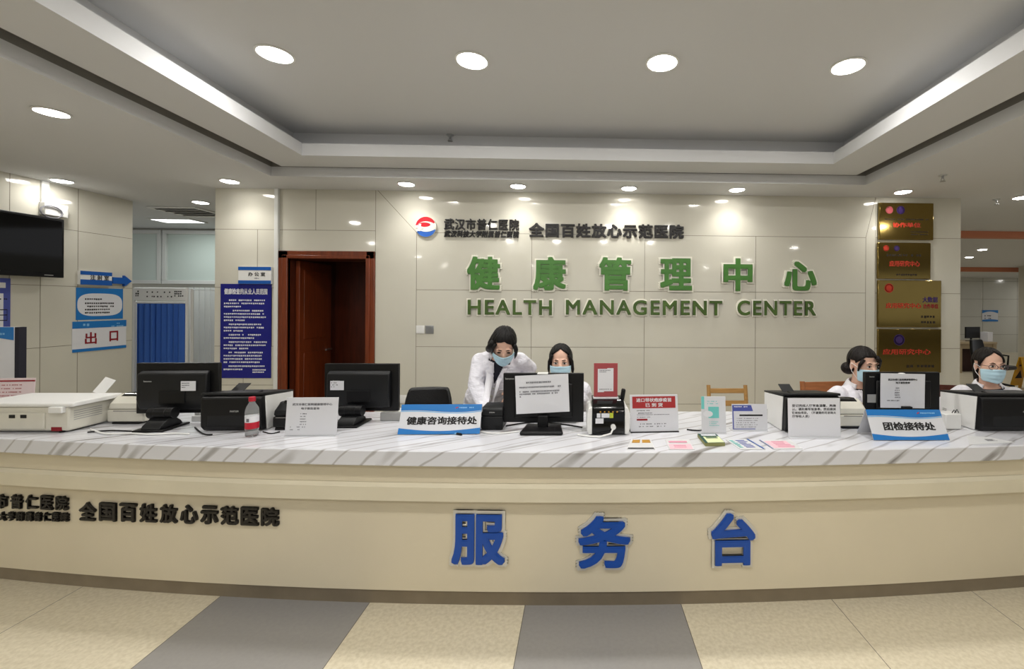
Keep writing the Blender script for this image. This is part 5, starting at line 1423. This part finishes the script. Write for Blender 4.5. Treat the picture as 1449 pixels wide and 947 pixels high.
    def onto(x, z, off):
        o = T @ Vector((x, -0.5, z)); h = bvh.ray_cast(o, yd, 1.0)
        p = h[0] if h[0] is not None and (Ti @ h[0]).y < 0.03 else T @ Vector((x, -0.075 + max(0, z - 0.40) * 0.5, z))
        return p - yd * off

    def strip(name, inner, outer, off, m, parent):
        n = len(inner); mb = MB()
        for lift in (0,):
            A = [onto(x, z, off) for x, z in inner]; B = [onto(x, z, off * 0.8) for x, z in outer]
            Cc = [a.lerp(b, 0.5) - yd * 0.004 for a, b in zip(A, B)]
            for i in range(n - 1):
                mb.quad([A[i], A[i + 1], Cc[i + 1], Cc[i]]); mb.quad([Cc[i], Cc[i + 1], B[i + 1], B[i]])
        bmesh.ops.remove_doubles(mb.bm, verts=mb.bm.verts, dist=0.0005)
        o = mb.build(name, m, parent, smooth=50); s_ = o.modifiers.new('cloth', 'SOLIDIFY'); s_.thickness = 0.004; s_.offset = 0
    for s in (-1, 1):
        zz = [ZV + (0.46 - ZV) * i / 10 for i in range(11)]
        inner = [(s * (z - ZV) * VS + s * 0.001, z) for z in zz]
        wid = [0.004 + 0.05 * min(1, (i / 7.0)) if i < 8 else 0.028 for i in range(11)]
        outer = [(x + s * w_, z) for (x, z), w_ in zip(inner, wid)]
        strip('lapel', inner, outer, 0.006, 'coatedge', coat)
    # collar standing round the neck
    mb = MB(); rr = []
    for k, (rad, z) in enumerate(((0.060, 0.475), (0.064, 0.522), (0.075, 0.512), (0.094, 0.462))):
        rr.append([T @ Vector((rad * math.sin(a) * 1.02, 0.012 + rad * math.cos(a) * 0.92, z - 0.022 * (1 - math.cos(a)) / 2)) for a in [(-2.35 + 4.7 * i / 24) for i in range(25)]])
    mb.ring_loft(rr, cap=False, close=False); o = mb.build('collar', 'coatedge', coat, smooth=60); s_ = o.modifiers.new('cloth', 'SOLIDIFY'); s_.thickness = 0.004; s_.offset = 0
    mb = MB()
    for i in range(3): p_ = onto(0.004, ZV - 0.02 - 0.085 * i, 0.004); mb.cyl(p_, p_ - yd * 0.004, 0.009, n=12)
    mb.build('button', 'white', coat)
    A = [onto(0.045 + 0.085 * i / 6, 0.30 + 0.004 * i / 6, 0.003) for i in range(7)]; mb = MB(); mb.tube(A, 0.0028, 6); mb.build('pocket_edge', 'coatedge', coat)

    # hair
    style = hair['style']
    mb = MB(); g = bmesh.ops.create_uvsphere(mb.bm, u_segments=96, v_segments=64, radius=1)
    for v in g['verts']:
        d = v.co.normalized(); az = math.degrees(math.atan2(d.x, -d.y)); el = math.degrees(math.asin(max(-1, min(1, d.z))))
        a = abs(az)
        if style == 'bangs': line = 20 if a < 30 else 20 - (a - 30) * 0.75
        else: line = 44 - 10 * (1 - math.cos(math.radians(min(90, a * 1.6)))) if a < 56 else 36 - (a - 56) * 2.0
        if style == 'part': line = 46 - a * 0.62 if a < 42 else 20 - (a - 42) * 1.7
        if style == 'side': line = 30 - max(0, az) * 0.5 - max(0, -az) * 0.3 if a < 45 else 8 - (a - 45) * 1.6
        if 72 < a < 108 and hair.get('ears'): line = max(line, -2)
        elif a >= 108: line = min(line, -20 - (a - 108) * 1.5)
        line = max(line, -58)
        k_ = max(0.0, min(1.0, (el - line) / 7.0)); k_ = k_ * k_ * (3 - 2 * k_)
        wob = 1 + 0.012 * math.sin(az * 0.35 + 2) + 0.008 * math.sin(az * 0.9 + el * 0.1)
        part = 1 - 0.03 * math.exp(-((d.x - 0.08) / 0.05) ** 2) * (1 if d.z > 0.3 else 0)
        R = Vector((0.086, 0.106, 0.103)) * wob * part; r_in = 0.62
        v.co = Vector((0, 0.02, 0.028)) + Vector((d.x * R.x, d.y * R.y, d.z * R.z)) * (r_in + (1 - r_in) * k_)
    bmesh.ops.transform(mb.bm, matrix=H, verts=mb.bm.verts)
    hr = mb.build('hair', hair['m'], body, smooth=180)

    def lock(pts):
        mb = MB(); P = [H @ Vector(p[:3]) for p in pts]; mb.tube(P, [p[3] * hs for p in pts], 12); mb.build('hair_lock', hair['m'], hr, smooth=180)
    for L in hair.get('locks', ()): lock(L)
    for c_, r_ in hair.get('buns', ()):
        mb = MB(); mb.ell(c_, r_, M4=H); mb.build('hair_bun', hair['m'], hr, smooth=180)

    # eyes and brows
    for s in (-1, 1):
        mb = MB(); mb.ell((s * 0.031, -0.0835, 0.008), (0.0145, 0.007, 0.0026 if eyes_down else 0.0058), M4=H, u=16, v=10)
        ey = mb.build('eye', 'iris' if eyes_down else 'lip', body, smooth=180)
        if not eyes_down:
            mb = MB(); mb.ell((s * 0.031, -0.0885, 0.0085), (0.0068, 0.0035, 0.0062), M4=H, u=14, v=10); mb.build('iris', 'iris', ey, smooth=180)
            mb = MB(); mb.tube([H @ Vector((s * x_, y_, z_)) for x_, y_, z_ in ((0.015, -0.0875, 0.011), (0.024, -0.0905, 0.0155), (0.034, -0.089, 0.0155), (0.046, -0.0815, 0.011))], 0.0018, 6); mb.build('lash_line', 'iris', ey)
        mb = MB(); mb.tube([H @ Vector((s * x_, y_, z_)) for x_, y_, z_ in ((0.014, -0.0895, 0.028), (0.03, -0.0895, 0.034), (0.048, -0.078, 0.029))], [0.002, 0.0028, 0.0012], 6); mb.build('eyebrow', hair['m'], body)

    # mask
    mb = MB(); rr = []
    for i in range(17):
        tt = i / 16; z = -0.006 - 0.108 * tt; r = []
        for j in range(33):
            f_ = math.radians(-74 + 148 * j / 32); zz = z - 0.012 * abs(math.sin(f_)) * (0.5 - tt) * 2
            aa = 0.0725 * math.sqrt(max(0.15, 1 - ((zz + 0.02) / 0.125) ** 2)); bb = 0.104 - 0.016 * max(0, tt - 0.45) * 2
            bulge = 0.013 * math.exp(-(math.degrees(f_) / 24) ** 2) * max(0, 1 - tt * 1.4) + 0.0022 * math.sin(tt * PI * 7) * math.cos(f_)
            r.append(H @ Vector(((aa + 0.006) * math.sin(f_), -(bb + bulge - 0.004) * math.cos(f_) * 1.0 - 0.006, zz)))
        rr.append(r)
    mb.ring_loft(rr, cap=False, close=False); mk = mb.build('mask', 'mask', body, smooth=180); s_ = mk.modifiers.new('cloth', 'SOLIDIFY'); s_.thickness = 0.002; s_.offset = 0
    for s in (-1, 1):
        mb = MB(); mb.tube([H @ Vector((s * x_, y_, z_)) for x_, y_, z_ in ((0.072, -0.034, -0.008), (0.080, -0.01, 0.004), (0.086, 0.016, 0.012), (0.083, 0.026, -0.012), (0.078, 0.01, -0.05), (0.056, -0.034, -0.102))], 0.0016, 6); mb.build('ear_loop', 'loop', mk)
    if glasses:
        mb = MB()
        for s in (-1, 1):
            mb.tube([H @ Vector((s * 0.033 + 0.025 * math.cos(u), -0.104 + abs(s * 0.033 + 0.025 * math.cos(u)) * 0.16, 0.006 + 0.019 * math.sin(u))) for u in [2 * PI * i / 20 for i in range(21)]], 0.0017, 6)
            mb.tube([H @ Vector((s * 0.058, -0.096, 0.012)), H @ Vector((s * 0.079, -0.06, 0.012)), H @ Vector((s * 0.083, 0.02, 0.010))], 0.0018, 6)
        mb.tube([H @ Vector((-0.009, -0.103, 0.010)), H @ Vector((0.009, -0.103, 0.010))], 0.0017, 6); mb.build('glasses', 'lens', body)
    return body


BACK_LOCKS = [[(0.0, 0.115, 0.0, 0.03), (0.0, 0.13, -0.06, 0.032), (0.0, 0.12, -0.15, 0.022), (0.0, 0.11, -0.22, 0.006)]]

# standing woman leaning over the counter
hp = at(688, 560, 3.30); LP = Vector((hp.x, hp.y, 0))


def rel(px, py, zc): return at(px, py, zc) - LP


person('standing woman in a white coat and blue mask leaning forward with head bowed', LP, 0.0,
       rel(690, 570, 3.30) * 1.0, rel(709, 502, 3.00), (1, 0.05, -0.03),
       rel(713, 489, 2.90), (0.62, 0.16, 0.05),
       [(rel(679, 511, 3.02), rel(673, 545, 2.93), at(690, 581, 2.80) - LP, (0.25, -0.9, -0.15), (0, 0, 1)),
        (rel(735, 510, 3.06), rel(750, 521, 3.26), rel(730, 549, 3.08), (-0.3, -0.5, -0.6), (0.2, -0.8, 0.4))],
       [((-0.085, 0, 0.75), (-0.09, -0.03, 0.47), (-0.09, 0.03, 0.09), (-0.095, -0.12, 0.037)), ((0.085, 0, 0.75), (0.09, -0.02, 0.47), (0.09, 0.04, 0.09), (0.095, -0.11, 0.037))],
       dict(style='side', m='hair', locks=[
           [(-0.070, -0.03, 0.055, 0.022), (-0.088, -0.02, 0.0, 0.024), (-0.095, 0.02, -0.05, 0.028), (-0.085, 0.06, -0.09, 0.022), (-0.08, 0.08, -0.12, 0.006)],
           [(0.066, -0.05, 0.05, 0.016), (0.082, -0.04, 0.0, 0.015), (0.083, -0.03, -0.06, 0.010), (0.08, -0.02, -0.1, 0.003)],
           [(-0.03, 0.10, 0.02, 0.045), (-0.05, 0.12, -0.04, 0.045), (-0.08, 0.13, -0.10, 0.035), (-0.11, 0.13, -0.15, 0.008)],
           [(-0.055, -0.06, 0.06, 0.010), (-0.073, -0.06, 0.02, 0.010), (-0.077, -0.05, -0.03, 0.004)]]),
       0.42, eyes_down=True)


def seated(label, px, zc, rz, head_px, head_py, hzc, hrot, hair, glasses=False, neck_dx=0.0, reach=(0.0, 0.0), hs=0.98, spread=0.25):
    q = at(px, 560, zc); L = Vector((q.x, q.y, 0)); Rz = Matrix.Rotation(-rz, 3, 'Z')
    hd = Rz @ (at(head_px, head_py, hzc) - L)
    neck = Vector((hd.x * 0.55, hd.y + 0.055, hd.z - 0.137)); hipp = Vector((0, 0.03, 0.575))
    z_sh = neck.z - 0.074
    b = person(label, L, rz, hipp, neck, (1, 0, 0), hd, (hrot[0], hrot[1] - rz, hrot[2]),
               [(Vector((neck.x - 0.158, neck.y + 0.01, z_sh)), Vector((neck.x - spread, 0.07, z_sh - 0.15)), Vector((-0.13, -0.20 + reach[0], 0.885)), (0.25, -0.95, 0.0), (0, 0, 1)),
                (Vector((neck.x + 0.158, neck.y + 0.01, z_sh)), Vector((neck.x + spread, 0.07, z_sh - 0.15)), Vector((0.13, -0.20 + reach[1], 0.885)), (-0.25, -0.95, 0.0), (0, 0, 1))],
               [((-0.085, 0.02, 0.575), (-0.1, -0.36, 0.575), (-0.1, -0.30, 0.09), (-0.105, -0.45, 0.037)), ((0.085, 0.02, 0.575), (0.1, -0.36, 0.575), (0.1, -0.30, 0.09), (0.105, -0.45, 0.037))],
               hair, 0, glasses, hs=hs)
    return b, L


b2, L2 = seated('seated woman facing front behind the middle monitor, hair parted and tied back', 795, 3.22, 0.0, 793.5, 512, 3.07, (0.10, 0.0, 0.0),
                dict(style='part', m='hair', locks=[
                    [(-0.060, -0.055, 0.06, 0.012), (-0.080, -0.035, 0.01, 0.012), (-0.086, -0.02, -0.05, 0.009), (-0.084, -0.015, -0.09, 0.003)],
                    [(0.060, -0.055, 0.06, 0.012), (0.080, -0.035, 0.01, 0.014), (0.087, -0.02, -0.05, 0.012), (0.086, -0.01, -0.10, 0.004)]] + BACK_LOCKS), spread=0.20)
b3, L3 = seated('seated woman left of the gold plaques, dark fringe and hair in a low bun', 1212, 3.10, 0.10, 1222, 516.5, 2.98, (0.12, 0.12, 0.0),
                dict(style='bangs', ears=1, m='hairbrown', buns=[((-0.045, 0.085, -0.045), (0.05, 0.05, 0.045))], locks=[
                    [(-0.055, -0.062, 0.055, 0.013), (-0.074, -0.052, 0.015, 0.012), (-0.078, -0.045, -0.03, 0.005)],
                    [(0.058, -0.062, 0.055, 0.014), (0.078, -0.05, 0.01, 0.012), (0.082, -0.04, -0.04, 0.005)],
                    [(0.02, -0.085, 0.075, 0.016), (0.045, -0.09, 0.05, 0.012), (0.06, -0.08, 0.02, 0.004)]]))
b4, L4 = seated('seated woman wearing glasses at the right edge, hair tied back', 1398, 3.17, -0.25, 1400, 517.5, 3.06, (0.05, -0.25, 0.0),
                dict(style='part', ears=1, m='hairbrown', locks=[
                    [(0.07, 0.0, 0.04, 0.02), (0.088, 0.015, -0.02, 0.018), (0.09, 0.03, -0.09, 0.012), (0.085, 0.03, -0.13, 0.004)]] + BACK_LOCKS), glasses=True)

p = at(606, 570, 3.6)
office_chair('black leather office chair behind the long tent card, left of the standing woman', (p.x, p.y - 0.2, 0), 0.1, 0.45, 0.825)
office_chair('black office chair under the seated woman at the middle monitor', (L2.x, L2.y + 0.02, 0), 0.0, 0.445, 0.80)
p = at(1408, 560, 8.2)
office_chair('black office chair in front of the far service desk', (p.x, p.y, 0), 0.3, 0.45, 0.90)
wood_chair('chestnut wooden chair with a solid back under the woman beside the plaques', (L3.x - 0.03, L3.y + 0.02, 0), 0.12, 0.46, 0.965, 'chairwood2', True)
wood_chair('dark red wooden chair with a solid back under the woman wearing glasses', (L4.x - 0.02, L4.y + 0.02, 0), -0.2, 0.48, 0.93, 'wooddark', True)
p = at(1031, 570, 4.0)
wood_chair('empty honey wooden chair with two open back rails near the wall', (p.x, p.y - 0.2, 0), 0.0, 0.385, 0.80, 'chairwood', False)
